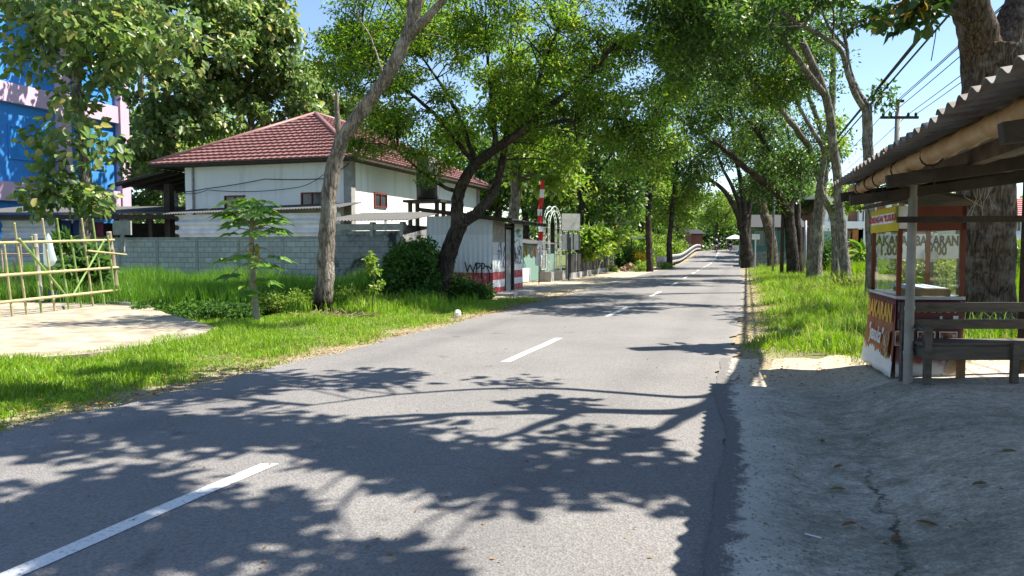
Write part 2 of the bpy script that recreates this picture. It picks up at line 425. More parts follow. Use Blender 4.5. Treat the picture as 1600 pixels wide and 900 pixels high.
def spaced(*segs):
    out = [np.arange(a, b, st) for a, b, st in segs]; return np.concatenate(out)
ys = spaced((-30, 0, 3), (0, 26, .3), (26, 60, 1), (60, 130, 2.5), (130, 400, 30), (400, 3200, 400))
us = np.concatenate([-np.array([2500, 1200, 600, 300, 150, 90, 60, 40, 30, 24, 20, 17, 15.]), np.arange(-13, -4, .5), np.arange(-4, -2.6, .1), np.arange(-2.5, 2.6, 1.0), np.arange(2.6, 4, .1), np.arange(4, 10, .3),
                     np.array([10, 11, 12, 14, 17, 20, 25, 35, 50, 80, 150, 300, 600, 1200, 2500.])])
grid_sheet("ground", ys, us, lambda X, Y, U: gz(X, Y), ground_material(), "grassy soil of the verges and fields beside the road")
M_ASPH = asphalt_material()
ysr = spaced((-30, 0, 1), (0, 30, .12), (30, 72, .4), (72, 130, 1), (130, 180, 5))
edge = lambda Y, k: .09 * np.sin(Y * 1.9 + k) + .05 * np.sin(Y * 5.3 + 2 * k) + .035 * np.sin(Y * 13.7 + k)
def road_x(Yg, Ug):
    w = HW + .3 * smooth(9, 5, Yg) * (Ug > 0) - .1 * (Ug < 0)
    fr = np.abs(Ug) / HW
    return Ug * w / HW + np.sign(Ug) * edge(Yg, np.where(Ug > 0, 0, 2.2)) * smooth(.85, 1, fr) * smooth(80, 20, Yg)
usr = np.array([-2.85, -2.7, -2.5, -2, -1.5, -1, -.5, 0, .5, 1, 1.5, 2, 2.5, 2.7, 2.85])
zroad = lambda X, Y, U: .012 + .03 * (1 - (U / 2.9) ** 2) + rise(Y)
grid_sheet("road", ysr, usr, zroad, M_ASPH, "grey asphalt village road with dashed centre line", xf=road_x)
def paint_material():
    s = NT("road_paint"); o = s.geo(); n = s.noise(o, 40, 5, .75); n2 = s.noise(o, 2.5, 4, .6)
    col = s.ramp(n, [(.36, (.22, .22, .215)), (.46, (.66, .66, .64))]); col = s.mix(s.ramp(n2, [(.4, (0,) * 3), (.8, (.5,) * 3)]), col, (.5, .5, .48))
    s.bump(n, .3, .004); return s.fin(col, .6)
M_PAINT = paint_material()
def dash(y0, y1, w=.12):
    yy = np.linspace(y0, y1, 12); b = []
    return grid_sheet("centre_line_dash", yy, np.array([-w / 2, w / 2]), lambda X, Y, U: zroad(X, Y, U) + .004, M_PAINT, None, xf=lambda Yg, Ug: Ug + .006 * np.sin(Yg * 31))
tag(dash(2.6, 5.1), "white centre line dash painted on the road closest to the lens")
tag(dash(9.75, 12.35), "white centre line dash painted in the sunlit gap of the road")
y = 16.3
while y < 110:
    tag(dash(y, y + 2.7), None, None, "white centre line dashes down the road"); y += 6.9 if y < 40 else 5.0

# trodden yard under the shelter
def yard_material():
    s = NT("trodden_cement"); o = s.geo()
    str_ = s.scalev(o, (1.0, 1.35, 1.0)); a = s.noise(o, .8, 6, .65, .5); b = s.noise(str_, 5.5, 12, .8, .15); c = s.noise(o, 55, 4, .7)
    col = s.ramp(b, [(.30, (.22, .20, .16)), (.44, (.42, .385, .32)), (.56, (.56, .52, .44)), (.68, (.72, .68, .60))])
    col = s.mix(s.ramp(a, [(.42, (0,) * 3), (.68, (.6,) * 3)]), col, (.15, .15, .115))
    sp = s.add("ShaderNodeSeparateXYZ"); s.link(s.add("ShaderNodeUVMap").outputs[0], sp.inputs[0])
    sand = s.math('ADD', sp.outputs[1], s.math('MULTIPLY', s.math('SUBTRACT', a, .5), 1.2))
    col = s.mix(s.ramp(s.math('MULTIPLY', sand, .1), [(.80, (0,) * 3), (.88, (.9,) * 3)]), col, s.ramp(c, [(.3, (.36, .29, .19)), (.7, (.55, .46, .33))]))
    # crack with soil in it along the foot of the bank
    cr = s.math('ABSOLUTE', s.math('ADD', s.math('SUBTRACT', sp.outputs[0], 3.95), s.math('ADD', s.math('MULTIPLY', s.math('SUBTRACT', s.noise(o, 2.2, 5, .7), .5), .5), s.math('MULTIPLY', sp.outputs[1], -.012))))
    crk = s.mix(1, s.ramp(cr, [(.0, (.9,) * 3), (.012, (.7,) * 3), (.03, (0,) * 3)]), s.ramp(s.noise(o, 3.1, 4), [(.4, (.15,) * 3), (.55, (1,) * 3)]), 'MULTIPLY')
    near = s.ramp(s.math('MULTIPLY', sp.outputs[1], .1), [(.5, (1,) * 3), (.62, (0,) * 3)])
    col = s.mix(s.mix(1, crk, near, 'MULTIPLY'), col, (.035, .032, .025))
    moss = s.ramp(s.math('ABSOLUTE', s.math('SUBTRACT', sp.outputs[0], 4.1)), [(.1, (.55,) * 3), (.6, (0,) * 3)])
    col = s.mix(s.mix(1, moss, s.ramp(s.noise(o, 4, 6, .7), [(.45, (0,) * 3), (.62, (1,) * 3)]), 'MULTIPLY'), col, s.mix(s.ramp(s.math('MULTIPLY', sp.outputs[1], .1), [(.7, (0,) * 3), (.8, (1,) * 3)]), (.15, .15, .085), (.42, .36, .25)))
    col = s.mix(.55, col, s.mix(1, col, s.ramp(s.noise(s.scalev(o, (1, 1.4, 1)), 22, 8, .8), [(.36, (.35,) * 3), (.64, (1.5,) * 3)]), 'MULTIPLY'))
    col = s.mix(.4, col, s.mix(1, col, s.ramp(c, [(.35, (.4,) * 3), (.65, (1.5,) * 3)]), 'MULTIPLY'))
    # dust thins out over the asphalt edge
    inn = s.math('ADD', 2.73, s.math('MULTIPLY', s.math('MINIMUM', s.math('MAXIMUM', s.math('MULTIPLY', s.math('SUBTRACT', 9.0, sp.outputs[1]), .25), 0.0), 1.0), .3))
    de = s.math('SUBTRACT', sp.outputs[0], inn); ns = s.math('MULTIPLY', s.math('SUBTRACT', s.noise(o, 5, 7, .75, .5), .5), .5)
    dn = s.math('ADD', de, ns)
    col = s.mix(s.ramp(s.math('ADD', s.math('MULTIPLY', dn, .6), .2), [(.30, (.75,) * 3), (.5, (0,) * 3)]), col, (.50, .475, .42))
    col = s.mix(s.ramp(dn, [(.12, (1,) * 3), (.17, (0,) * 3)]), col, s.ramp(c, [(.3, (.11, .104, .099)), (.7, (.21, .199, .189))]))
    h = s.math('ADD', s.math('ADD', b, s.math('MULTIPLY', c, .35)), s.math('MULTIPLY', s.ramp(cr, [(0, (0,) * 3), (.05, (1,) * 3)]), .4))
    s.bump(h, .6, .012)
    return s.fin(col, .92, 0, .2)
ysp = spaced((-6, 0, .5), (0, 11.2, .07)); usp = np.concatenate([np.arange(2.6, 5.2, .05), np.arange(5.2, 10, .2)])
def yard_x(Yg, Ug):
    k = smooth(3.6, 2.6, Ug); return Ug + k * (.13 + .3 * smooth(9, 5, Yg)) + smooth(3.0, 2.6, Ug) * (.06 * np.sin(Yg * 2.3) + .03 * np.sin(Yg * 6.1 + 1) + .016 * np.sin(Yg * 17.0) + .008 * np.sin(Yg * 31.0 + 2)) * .3
def zyard0(X, Y, U):
    k = smooth(3.25, 3.55, U); return (zroad(X, Y, U) + .007) * (1 - k) + (gz(X, Y) + .02) * k + .003 * np.sin(9 * X + 3 * Y) * np.sin(7 * Y - 4 * X) * k
zyard = lambda X, Y, U: zyard0(X, Y, U) - .35 * smooth(10.2, 10.9, Y + .22 * np.sin(U * 2.1) + .12 * np.sin(U * 5.3) + .06 * np.sin(U * 13)) - .3 * smooth(9.5, 10, U)
grid_sheet("trodden_yard", ysp, usp, zyard, yard_material(), "grey trodden cement and earth yard under the food stall shelter", xf=yard_x)

# concrete ramp on the left
M_CONC = mat("old_concrete", (.43, .375, .28), (.21, .17, .12), 1.9, .92, bump=.5, bsc=22, grime=.55, gsc=1.3)
rampb = MB()
rp = [gp(340, 515), gp(300, 528), gp(240, 540), gp(140, 556), gp(60, 560), V3(-7.7, 9.9, 0), V3(-11.6, 9.8, 0), V3(-15, 13, -.1), V3(-14.5, 21.0, -.1), V3(-10.4, 20.6, .0), gp(260, 494), gp(305, 505)]
zt = [.03, .03, .03, .03, .02, .02, .06, .05, .05, .08, .06, .05]
rampb.hexa([V3(p[0], p[1], -.4) for p in rp], [V3(p[0], p[1], z) for p, z in zip(rp, zt)])
tag(rampb.build("concrete_ramp", M_CONC), "pale sandy concrete slab crossing the verge to the bamboo gate", kind='structure')
# driveway apron of packed earth beside the kiosk
M_EARTH = mat("packed_earth", (.50, .42, .30), (.26, .22, .16), 3, .95, bump=.5, bsc=18, grime=.3, gsc=1.2)
ysa = spaced((21.5, 62, .5)); usa = np.linspace(-6.6, -2.5, 22)
grid_sheet("earth_shoulder", ysa, usa, lambda X, Y, U: np.maximum(gz(X, Y), -.03) + .025 + .02 * wob(X * 2, Y * 2) * smooth(2.7, 3.4, -U) - .25 * smooth(23.6, 21.6, Y - .4 * np.sin(U * 3)) , M_EARTH, "dusty packed earth shoulder between the kiosk and the fence")
# pale lane on the far right behind the trees
lb = MB(); lp = [gp(1318, 412), gp(1350, 432), V3(24, 38, 0), V3(34, 47, 0), V3(34, 58, 0)]
lb.hexa([V3(p[0], p[1], -.05) for p in lp], [V3(p[0], p[1], .22) for p in lp]); tag(lb.build("side_lane", mat("pale_paving", (.55, .50, .46))), "pale paved lane behind the roadside trees", kind='structure')

# ------------------------------------------------------------------ grass
G_VERGE = leafmat("verge_grass", [(.12, .23, .015), (.17, .31, .02), (.22, .37, .03), (.29, .40, .05), (.14, .26, .018), (.18, .32, .02), (.34, .34, .10), (.10, .20, .015)], .4, .5, .3)
G_RICE = leafmat("rice_leaves", [(.07, .17, .02), (.10, .23, .025), (.15, .29, .04), (.08, .19, .02), (.20, .30, .06)], .45, .45, .3)
G_DRY = leafmat("seeding_grass", [(.22, .26, .06), (.18, .28, .04), (.32, .30, .12), (.12, .22, .03)], .4, .6, .2)
def inpoly(x, y, poly):
    c = np.zeros(len(x), bool); j = len(poly) - 1
    for i in range(len(poly)):
        xi, yi = poly[i][:2]; xj, yj = poly[j][:2]
        c ^= ((yi > y) != (yj > y)) & (x < (xj - xi) * (y - yi) / (yj - yi + 1e-12) + xi); j = i
    return c
def scatter(n, y0, y1, u0, u1, rng, p=1.6):
    t = rng.random(n); a, b = y0 ** (1 - p), y1 ** (1 - p); Y = (a + t * (b - a)) ** (1 / (1 - p))
    u = rng.uniform(u0, u1, n); return xc(Y) + u / .953, Y, u
def patchy(X, Y): return np.clip(.75 + .35 * np.sin(X * 1.1 + .6 * Y) * np.sin(.9 * Y - .5 * X) + .25 * np.sin(3.1 * X + 1.7 * Y) + .15 * np.sin(6.7 * X - 4.1 * Y), .3, 1.4)
rg = np.random.default_rng(21)
X, Y, u = scatter(230000, 4.2, 26, -10.5, -2.88, rg, 1.5)
hmod = patchy(X, Y); dedge = -u - 2.98 + .18 * np.sin(Y * 2.1) + .12 * np.sin(Y * 5.3)
ok = (dedge > 0) & ~inpoly(X + .22 * np.sin(Y * 3.1 + X), Y + .16 * np.sin(X * 3.7), [(p[0] * .965 - .39, (p[1] - 15) * .965 + 15) for p in rp]) & ((rg.random(len(X)) < np.clip(dedge * 1.8, .12, 1))) & ((-u < 7.5) | (Y < 19) ) & ~((Y > 22.6) & (u > -6.5))
X, Y, hm = X[ok], Y[ok], (hmod * np.clip(.4 + dedge * .9, .35, 1))[ok]
vs, fs = blades(np.stack([X, Y, gz(X, Y) - .01], 1), .07, .19, .011, rg, .75, hm)
tag(npmesh("verge_grass", vs, fs, G_VERGE), "short bright green grass on the verge before the ramp and trees", None, None, 'stuff')
X, Y, u = scatter(170000, 8.7, 60, 2.9, 12.5, rg, 1.5)
dedge = u - 2.98 + .15 * np.sin(Y * 2.3) + .1 * np.sin(Y * 6.1); front = Y - 9.6 - .35 * np.sin(u * 2.2) - .25 * np.sin(u * 5.1) + .25 * smooth(3.5, 5, u)
hm = patchy(X * .8, Y * .8) * np.clip(.35 + dedge * .7, .3, 1.25)
ok = (dedge > 0) & (front > 0) & (rg.random(len(X)) < np.clip(front * .8, .08, 1)) & (rg.random(len(X)) < np.clip(dedge * 2, .15, 1))
P = np.stack([X, Y, gz(X, Y) - .01], 1)[ok]; hm = hm[ok]
vs, fs = blades(P, .09, .30, .013, rg, .85, hm)
tag(npmesh("roadside_grass", vs, fs, G_VERGE), "long sunlit grass under the roadside trees by the food stall", None, None, 'stuff')
sel = rg.random(len(P)) < .13 * np.clip(patchy(P[:, 0] * 1.3, P[:, 1] * 1.3), .2, 1.4); vs, fs = blades(P[sel], .15, .5, .012, rg, .6, hm[sel])
tag(npmesh("seeding_grass", vs, fs, G_DRY), "taller pale seeding grass among the roadside grass", None, None, 'stuff')
# rice: the paddy before the block wall
poly = [(-14.2, 20.8), (-8.4, 18.6), (-3.9, 20.6), (-3.4, 24.6), (-6.4, 25.7), (-26, 33), (-26, 22)]
X = rg.uniform(-26, -3.2, 150000); Y = rg.uniform(18.4, 33, 150000)
ok = inpoly(X, Y, poly) & (((X * 2.9 + .35 * np.sin(Y * 3)) % 1) < .72); X, Y = X[ok], Y[ok]
vs, fs = blades(np.stack([X, Y, gz(X, Y)], 1), .85, 1.3, .02, rg, .38, np.clip(patchy(X * .5, Y * .5), .8, 1.1))
tag(npmesh("rice_paddy", vs, fs, G_RICE), "dense bright green rice standing before the grey block wall", None, None, 'stuff')
X = rg.uniform(-6.5, -1.0, 16000); Y = rg.uniform(17.2, 23.4, 16000); u = lat(X, Y)
ok = (u < -4.2) & (u > -7.6) & (rg.random(16000) < np.clip((-u - 4.1) * .6, .05, .8) * np.clip(patchy(X * 1.7, Y * 1.7), .2, 1)); X, Y = X[ok], Y[ok]
vs, fs = blades(np.stack([X, Y, gz(X, Y)], 1), .2, .55, .016, rg, .7, patchy(X, Y))
tag(npmesh("tall_grass", vs, fs, G_VERGE), "longer unmown grass and weeds round the feet of the left trees", None, None, 'stuff')
# second rice plot, far right behind the shelter
X = rg.uniform(10, 40, 60000); Y = rg.uniform(20, 42, 60000); ok = lat(X, Y) > 7.2; X, Y = X[ok], Y[ok]
vs, fs = blades(np.stack([X, Y, gz(X, Y)], 1), .5, .95, .03, rg, .4)
tag(npmesh("rice_plot", vs, fs, leafmat("ripening_rice", [(.16, .25, .02), (.22, .30, .03), (.12, .24, .02)], .45)), "yellow green rice plot seen behind the wooden bench", None, None, 'stuff')

# ------------------------------------------------------------------ building materials
def wallmat(name, c, stain=(.25, .24, .2), rough=.85, amt=.35):
    s = NT(name); o = s.geo(); st = s.scalev(o, (2.5, 2.5, .25)); a = s.noise(st, 1.2, 6, .7); b = s.noise(o, .6, 4, .6); f = s.noise(o, 40, 3)
    col = s.mix(s.ramp(a, [(.5, (0,) * 3), (.75, (amt,) * 3)]), c, stain)
    col = s.mix(s.ramp(b, [(.45, (0,) * 3), (.8, (amt * .7,) * 3)]), col, tuple(x * .7 for x in c)); s.bump(f, .12)
    return s.fin(col, rough, 0, .25)
def blockmat(name, along, c1, c2, mortar, bw=.4, bh=.2, moss=None):
    s = NT(name); o = s.geo(); sp = s.add("ShaderNodeSeparateXYZ"); s.link(o, sp.inputs[0])
    vec = s.comb(s.dot(o, tuple(along)), sp.outputs[2])
    br = s.add("ShaderNodeTexBrick", i_Scale=1.0, i_Mortar_Size=.014, i_Mortar_Smooth=.3, i_Brick_Width=bw, i_Row_Height=bh, i_Bias=.0)
    br.inputs["Color1"].default_value = (*c1, 1); br.inputs["Color2"].default_value = (*c2, 1); br.inputs["Mortar"].default_value = (*mortar, 1)
    s.link(vec, br.inputs["Vector"])
    n = s.noise(o, 7, 6, .7); col = s.mix(s.ramp(n, [(.4, (0,) * 3), (.75, (.6,) * 3)]), br.outputs["Color"], tuple(x * .55 for x in c1))
    if moss is not None:
        m = s.noise(o, .9, 5, .65, .6); col = s.mix(s.ramp(m, [(moss, (0,) * 3), (moss + .13, (.93,) * 3)]), col, (.022, .026, .022))
    h = s.math('ADD', s.math('MULTIPLY', br.outputs["Fac"], -1.0), s.math('MULTIPLY', n, .6)); s.bump(h, .7, .02)
    return s.fin(col, .92, 0, .2)
def zincmat(name, c, rust=.35, rough=.45, metal=.35, bands=None, sc=1.0):
    """galvanised sheet: dull metal, rust in vertical runs, colour bands by height"""
    s = NT(name); o = s.geo(); sp = s.add("ShaderNodeSeparateXYZ"); s.link(o, sp.inputs[0])
    st = s.scalev(o, (5, 5, .6)); a = s.noise(st, 1.3 * sc, 7, .72); b = s.noise(o, 2.3, 5, .65)
    col = s.mix(s.ramp(b, [(.35, (0,) * 3), (.7, (.5,) * 3)]), c, tuple(x * .55 for x in c))
    if bands:
        zz = s.math('MULTIPLY', s.math('ADD', sp.outputs[2], s.math('MULTIPLY', s.math('SUBTRACT', s.noise(o, 9, 3), .5), .02)), .25)
        col2 = s.ramp(zz, [(z * .25, k) for z, k in bands], 'CONSTANT')
        col = s.mix(s.ramp(s.noise(o, 6, 6, .75), [(.3, (.3,) * 3), (.5, (.95,) * 3)]), col, col2)
    col = s.mix(s.ramp(a, [(1 - rust - .08, (0,) * 3), (1 - rust + .12, (.85,) * 3)]), col, (.12, .062, .035))
    s.bump(b, .1)
    return s.fin(col, rough, metal, .4)
WOOD = mat("weathered_timber", (.22, .17, .12), (.10, .075, .05), 4, .85, stretch=(1, 1, 1), bump=.3, bsc=40)
WOOD_DARK = mat("dark_timber", (.065, .05, .038), (.03, .024, .018), 5, .85, bump=.3)
METAL_DARK = mat("dark_metal", (.03, .03, .032), (.015, .015, .016), 8, .6, bump=.05)
STEEL = mat("grey_steel", (.34, .35, .36), (.2, .2, .21), 6, .5, .5, bump=.05)
BLACK = mat("black_paint", (.012, .012, .013), None, 8, .6, bump=.05, grime=0)
GLASS_DARK = mat("dark_window_glass", (.02, .026, .03), (.05, .06, .07), 1.5, .12, 0, .6, bump=0, grime=0)
CEMENT = mat("grey_cement", (.36, .35, .33), (.24, .235, .22), 4, .92, bump=.3, grime=.4)
WHITE_OLD = mat("old_white_paint", (.72, .71, .68), (.55, .53, .5), 5, .8, bump=.15, grime=.35)
WHITE_WALL = wallmat("white_render", (.82, .83, .82), amt=.36)
WHITE_SIDE = WHITE_WALL
BARK_GREY = barkmat("grey_bark", (.30, .27, .235), (.10, .085, .072))
def corr(mb, P0, e1, e2, n1, per=.15, amp=.018, th=.004):
    """corrugated sheet: P0 corner, e1 across the waves (vector), e2 along the waves (vector); real waves and thickness"""
    P0, e1, e2 = V3(*P0), V3(*e1), V3(*e2); l1 = np.linalg.norm(e1); nn = unit(np.cross(e1, e2))
    k = max(int(l1 / per * 8), 6); t = np.linspace(0, 1, k + 1); h = amp * np.sin(2 * np.pi * t * l1 / per)
    top = [P0 + e1 * a + nn * b for a, b in zip(t, h)]
    vs = top + [p + e2 for p in top] + [p - nn * th for p in top] + [p + e2 - nn * th for p in top]; m = k + 1; fs = []
    for i in range(k):
        fs += [(i, i + 1, m + i + 1, m + i), (2 * m + i, 3 * m + i, 3 * m + i + 1, 2 * m + i + 1), (i, 2 * m + i, 2 * m + i + 1, i + 1), (m + i, m + i + 1, 3 * m + i + 1, 3 * m + i)]
    fs += [(0, m, 3 * m, 2 * m), (k, 2 * m + k, 3 * m + k, m + k)]
    return mb.add(vs, fs)

# ------------------------------------------------------------------ white house with a red tiled roof
C = V3(-6.4, 29.5, 0)
def hw(t, z, o=0): return C + L * t + V3(0, 0, z) - D * o         # on the gable-side wall (towards the lens)
def hr(t, z, o=0): return C + D * t + V3(0, 0, z) + N * o         # on the road-side wall
house = thing("white_house", "white two storey house with a red tiled hip roof behind the block wall", "house", C)
def window(parent, P, ax, nrm, w, h, fm, gm, name='window', panes=2, fw=.06):
    f = MB(); P = V3(*P); ax = unit(V3(*ax)); nrm = unit(V3(*nrm)); c = P + nrm * .015
    for s_ in (-1, 1):
        f.box(c + ax * s_ * (w / 2 - fw / 2), (fw, .08, h), ax); f.box(c + UP * s_ * (h / 2 - fw / 2), (w - 2 * fw, .08, fw), ax)
    for k in range(1, panes): f.box(c + ax * (-w / 2 + w * k / panes), (fw * .8, .076, h - 2 * fw), ax)
    o = f.build(name, fm, parent); g = MB(); g.box(P + nrm * .004, (w - 2 * fw, .012, h - 2 * fw), ax); g.build('pane', gm, o); return o
b = MB(); H0, H1 = -.4, 5.12
w8 = [hw(0, 0), hr(14.7, 0), hr(14.7, 0) + L * 8, hw(8, 0)]
b.hexa([p + V3(0, 0, H0) for p in w8], [p + V3(0, 0, H1) for p in w8]); b.build('wall', WHITE_WALL, house)
b = MB(); b.box(C + D * .11 + L * .11 + UP * 2.35, (.34, .34, 5.5), D); b.build('pilaster', CEMENT, house); b = MB(); b.box(hr(14.5, 2.35, .03), (.34, .12, 5.5), D); b.build('pilaster', CEMENT, house)
b = MB(); b.tube([hw(7.55, .2, .06), hw(7.55, 5.0, .06)], .045, 8); b.build('downpipe', STEEL, house)
FRAME_RED = mat("red_brown_frame", (.20, .045, .03), (.12, .03, .022), 6, .6, bump=.1)
for t, z in ((5.47, 3.45), (1.75, 3.5)): window(house, hw(t, z), L, -D, 1.02, .62, FRAME_RED, GLASS_DARK)
for t, z in ((2.47, 3.6), (10.4, 3.2), (13.1, 3.2)): window(house, hr(t, z), D, N, 1.15, .62, FRAME_RED, GLASS_DARK)
def tilemat():
    s = NT("glazed_roof_tile"); o = s.geo(); a = s.noise(o, .8, 5, .65); f = s.noise(o, 14, 5, .7)
    col = s.ramp(f, [(.3, (.18, .082, .078)), (.7, (.29, .15, .14))]); col = s.mix(s.ramp(a, [(.4, (0,) * 3), (.75, (.5,) * 3)]), col, (.15, .07, .07))
    s.bump(f, .1); return s.fin(col, .5, 0, .4)
TILE = tilemat()
def tiled(mb, e0, e1, r1, r0, rows):
    """stepped courses of wavy tiles from the eave e0-e1 up to the ridge r0-r1"""
    e0, e1, r0, r1 = (V3(*p) for p in (e0, e1, r0, r1)); nn = unit(np.cross(e1 - e0, (r0 + r1) / 2 - (e0 + e1) / 2)); nn = nn if nn[2] > 0 else -nn
    LL = np.linalg.norm(e1 - e0); ea = unit(e1 - e0); per = .3
    for k in range(rows):
        a, c = k / rows, (k + 1) / rows; pts = []
        A0, A1 = e0 + (r0 - e0) * a, e1 + (r1 - e1) * a; B0, B1 = e0 + (r0 - e0) * c, e1 + (r1 - e1) * c
        m = max(int(np.linalg.norm(A1 - A0) / .1), 4); vs = []
        for i in range(m + 1):
            p = A0 + (A1 - A0) * i / m; q = B0 + (B1 - B0) * i / m
            wv = lambda x: .017 * math.sin(2 * math.pi * np.dot(x - e0, ea) / per)
            vs += [p + nn * .0, p + nn * (.085 + wv(p)), q + nn * (.005 + wv(q))]
        fs = []
        for i in range(m): o = 3 * i; fs += [(o, o + 3, o + 4, o + 1), (o + 1, o + 4, o + 5, o + 2)]
        mb.add(vs, fs)
E0 = C + N * .65 - D * .6; E1 = C + L * 9.3 - D * .6; E2 = E0 + D * 15.9; E3 = E1 + D * 15.9
E0, E1, E2, E3 = (p + V3(0, 0, 5.1) for p in (E0, E1, E2, E3))
A0 = (E0 + E1) / 2 + D * 5.0 + V3(0, 0, 2.7); A1 = (E2 + E3) / 2 - D * 5.0 + V3(0, 0, 2.7)
b = MB(); tiled(b, E1, E0, A0, A0, 15); tiled(b, E0, E2, A1, A0, 15); tiled(b, E2, E3, A1, A1, 17); tiled(b, E3, E1, A0, A1, 17)
roof = b.build('roof', TILE, house)
b = MB()
for p, q in ((E0, A0), (E1, A0), (E2, A1), (E3, A1), (A0, A1)): b.tube([p + UP * .04, q + UP * .05], .11, 8)
b.build('ridge_cap', TILE, roof, smooth=True)
b = MB(); b.hexa([p - UP * .1 for p in (E0, E2, E3, E1)], [p - UP * .02 for p in (E0, E2, E3, E1)]); b.build('eave_board', WOOD_DARK, roof)
b = MB(); ax0 = E1 + D * .3; ax1 = E1 + D * 6
pl = [ax0 + N * .5 - UP * .2, ax1 + N * .5 - UP * .2, ax1 + L * 2.6 - UP * .75, ax0 + L * 2.6 - UP * .75]
aw = thing("carport_awning", "dark slatted awning on a black post at the far side of the white house", "awning", C + L * 11)
corr(b, pl[0], pl[1] - pl[0], pl[3] - pl[0], 0, .3, .03); b.build('roof_sheet', METAL_DARK, aw)
b = MB()
for k in range(8): p = pl[0] + (pl[1] - pl[0]) * (k / 7) - UP * .07; b.bar(p, p + (pl[3] - pl[0]), .05, .08)
b.build('rafter', WOOD_DARK, aw)
b = MB(); pp = at(264, 300, 33.0); b.box((pp[0], pp[1], 2.0), (.3, .3, 4.8), L); b.build('post', WOOD_DARK, aw)
# electric cables looping along the wall
def cable(name, label, pts, r=.012, group=None, m=None, sag=0, n=14):
    pts = [V3(*p) for p in pts]; out = []
    for i in range(len(pts) - 1):
        for t in np.linspace(0, 1, n, endpoint=(i == len(pts) - 2)): out.append(pts[i] + (pts[i + 1] - pts[i]) * t - UP * sag * 4 * t * (1 - t))
    b = MB(); b.tube(out, r, 6); return single(name, label, 'cable', b, m or BLACK, group)
cable("wall_cable", "upper black cable running level along the white house wall", [hw(8.2, 3.95, .2), hw(6.8, 4.05, .25), hw(3.8, 4.38, .25), hw(1.0, 4.32, .2), hw(0, 4.9, .1)], .018, None, None, .03)
cable("wall_cable", "lower black cable sagging in a long loop under the level one on the white house", [hw(8.2, 3.95, .3), hw(6.6, 4.0, .3), hw(2.2, 4.0, .3), hw(.8, 4.7, .2)], .014, None, None, .12)

# water tank on its stand beside the house
tk = thing("water_tank", "black plastic water tank on a dark stand against the white house", "water tank", hr(5.0, 2.9, 1.0))
b = MB(); tc = at(667, 300, 31.0)
b.lathe((tc[0], tc[1], 3.58), [(.40, 0), (.44, .05), (.44, .5), (.46, .55), (.44, .6), (.44, 1.05), (.46, 1.1), (.44, 1.15), (.42, 1.5), (.2, 1.68), (.16, 1.7), (.16, 1.78), (0.02, 1.79)], 24); b.build('tank', mat("black_plastic", (.018, .019, .02), None, 3, .45, bump=.05, grime=0), tk, smooth=True)
b = MB(); b.box((tc[0], tc[1], 3.5), (1.7, 1.1, .1), L); 
for s1 in (-1, 1):
    for s2 in (-1, 1): b.box(V3(tc[0], tc[1], 1.7) + L * s1 * .6 + D * s2 * .35, (.14, .14, 3.5), L)
b.build('stand', WOOD_DARK, tk)
b = MB(); b.tube([V3(tc[0] + .5, tc[1] - .3, 2.2), V3(tc[0] + .48, tc[1] - .3, 4.2), V3(tc[0] + .3, tc[1] - .2, 5.3)], .03, 6); b.build('pipe', STEEL, tk)

# zinc shed leaning on the house
Z_WHITE = zincmat("pale_zinc", (.74, .76, .77), .12, .5, .15)
Z_GREY = zincmat("grey_zinc", (.075, .078, .08), .25, .8, .05)
Z_ROOF = zincmat("weathered_zinc_roof", (.10, .10, .098), .38, .85, .05)
sh = thing("zinc_shed", "low shed of pale zinc sheets leaning on the white house wall", "shed", hw(4, 0, 1.6))
b = MB(); corr(b, hw(-.4, 1.4, 1.5), V3(0, 0, 1.5), L * 7.6, 0, .36, .05); b.build('wall', Z_WHITE, sh)
b = MB(); r0 = hw(-.55, 3.08, 1.75); corr(b, r0, L * 8.2 - UP * .15, D * 1.7 + UP * .28, 0, .13, .02); b.build('roof', Z_GREY, sh)
for t in (7.15, 3.15, .2): b = MB(); b.box(hw(t, 1.6, 1.46), (.14, .1, 2.7), L); b.build('post', WOOD_DARK, sh)
# block wall and block shed
BLK = blockmat("concrete_blocks", L, (.50, .50, .48), (.38, .385, .375), (.25, .25, .24))
BLK_M = blockmat("mossy_blocks", L, (.30, .31, .31), (.24, .245, .245), (.2, .2, .19), moss=.50)
K = V3(-3.64, 25.2, 0); KL = K + L * 2.9
wd = unit(V3(-16.9, 30.2, 0) - KL); wn = V3(wd[1], -wd[0], 0)
bw = thing("block_wall", "long unplastered grey concrete block wall behind the rice", "wall", KL + wd * 6)
b = MB()
for k in range(11): b.box(KL + wd * (1.0 + 2.0 * k) + UP * .68, (1.86, .13, 2.4), wd)
b.build('blockwork', BLK, bw)
b = MB()
for k in range(12): b.box(KL + wd * (2.0 * k) + UP * .7, (.14, .17, 2.5), wd)
b.build('pier', CEMENT, bw)
b = MB(); b.box(KL + wd * 11 + UP * 1.93, (21.8, .15, .1), wd); b.build('coping', CEMENT, bw)
bs = thing("block_shed", "mossy block shed with a zinc roof between the leaning tree and kiosk", "shed", K + L * 1.4)
b = MB(); b.box(K + L * 1.45 + UP * .8, (2.9, .15, 2.7), L); b.box(K + D * 1.3 + UP * .9 + N * -.08, (2.44, .15, 2.9), D); b.build('blockwork', BLK_M, bs)
b = MB(); b.box(K + L * 1.45 + UP * 2.28 - D * .01, (2.95, .2, .22), L)
for t in (.06, 1.2, 2.84): b.box(K + L * t + UP * 2.2 - D * .03, (.12, .24, .5), L)
b.build('lintel', mat("pale_cement", (.42, .41, .37), (.3, .29, .26), 5, .9, grime=.5), bs)
b = MB(); corr(b, K + N * .3 - D * .25 + UP * 2.5, L * 3.5, D * 3.2 + UP * .42, 0, .13, .02); b.build('roof', Z_ROOF, bs)

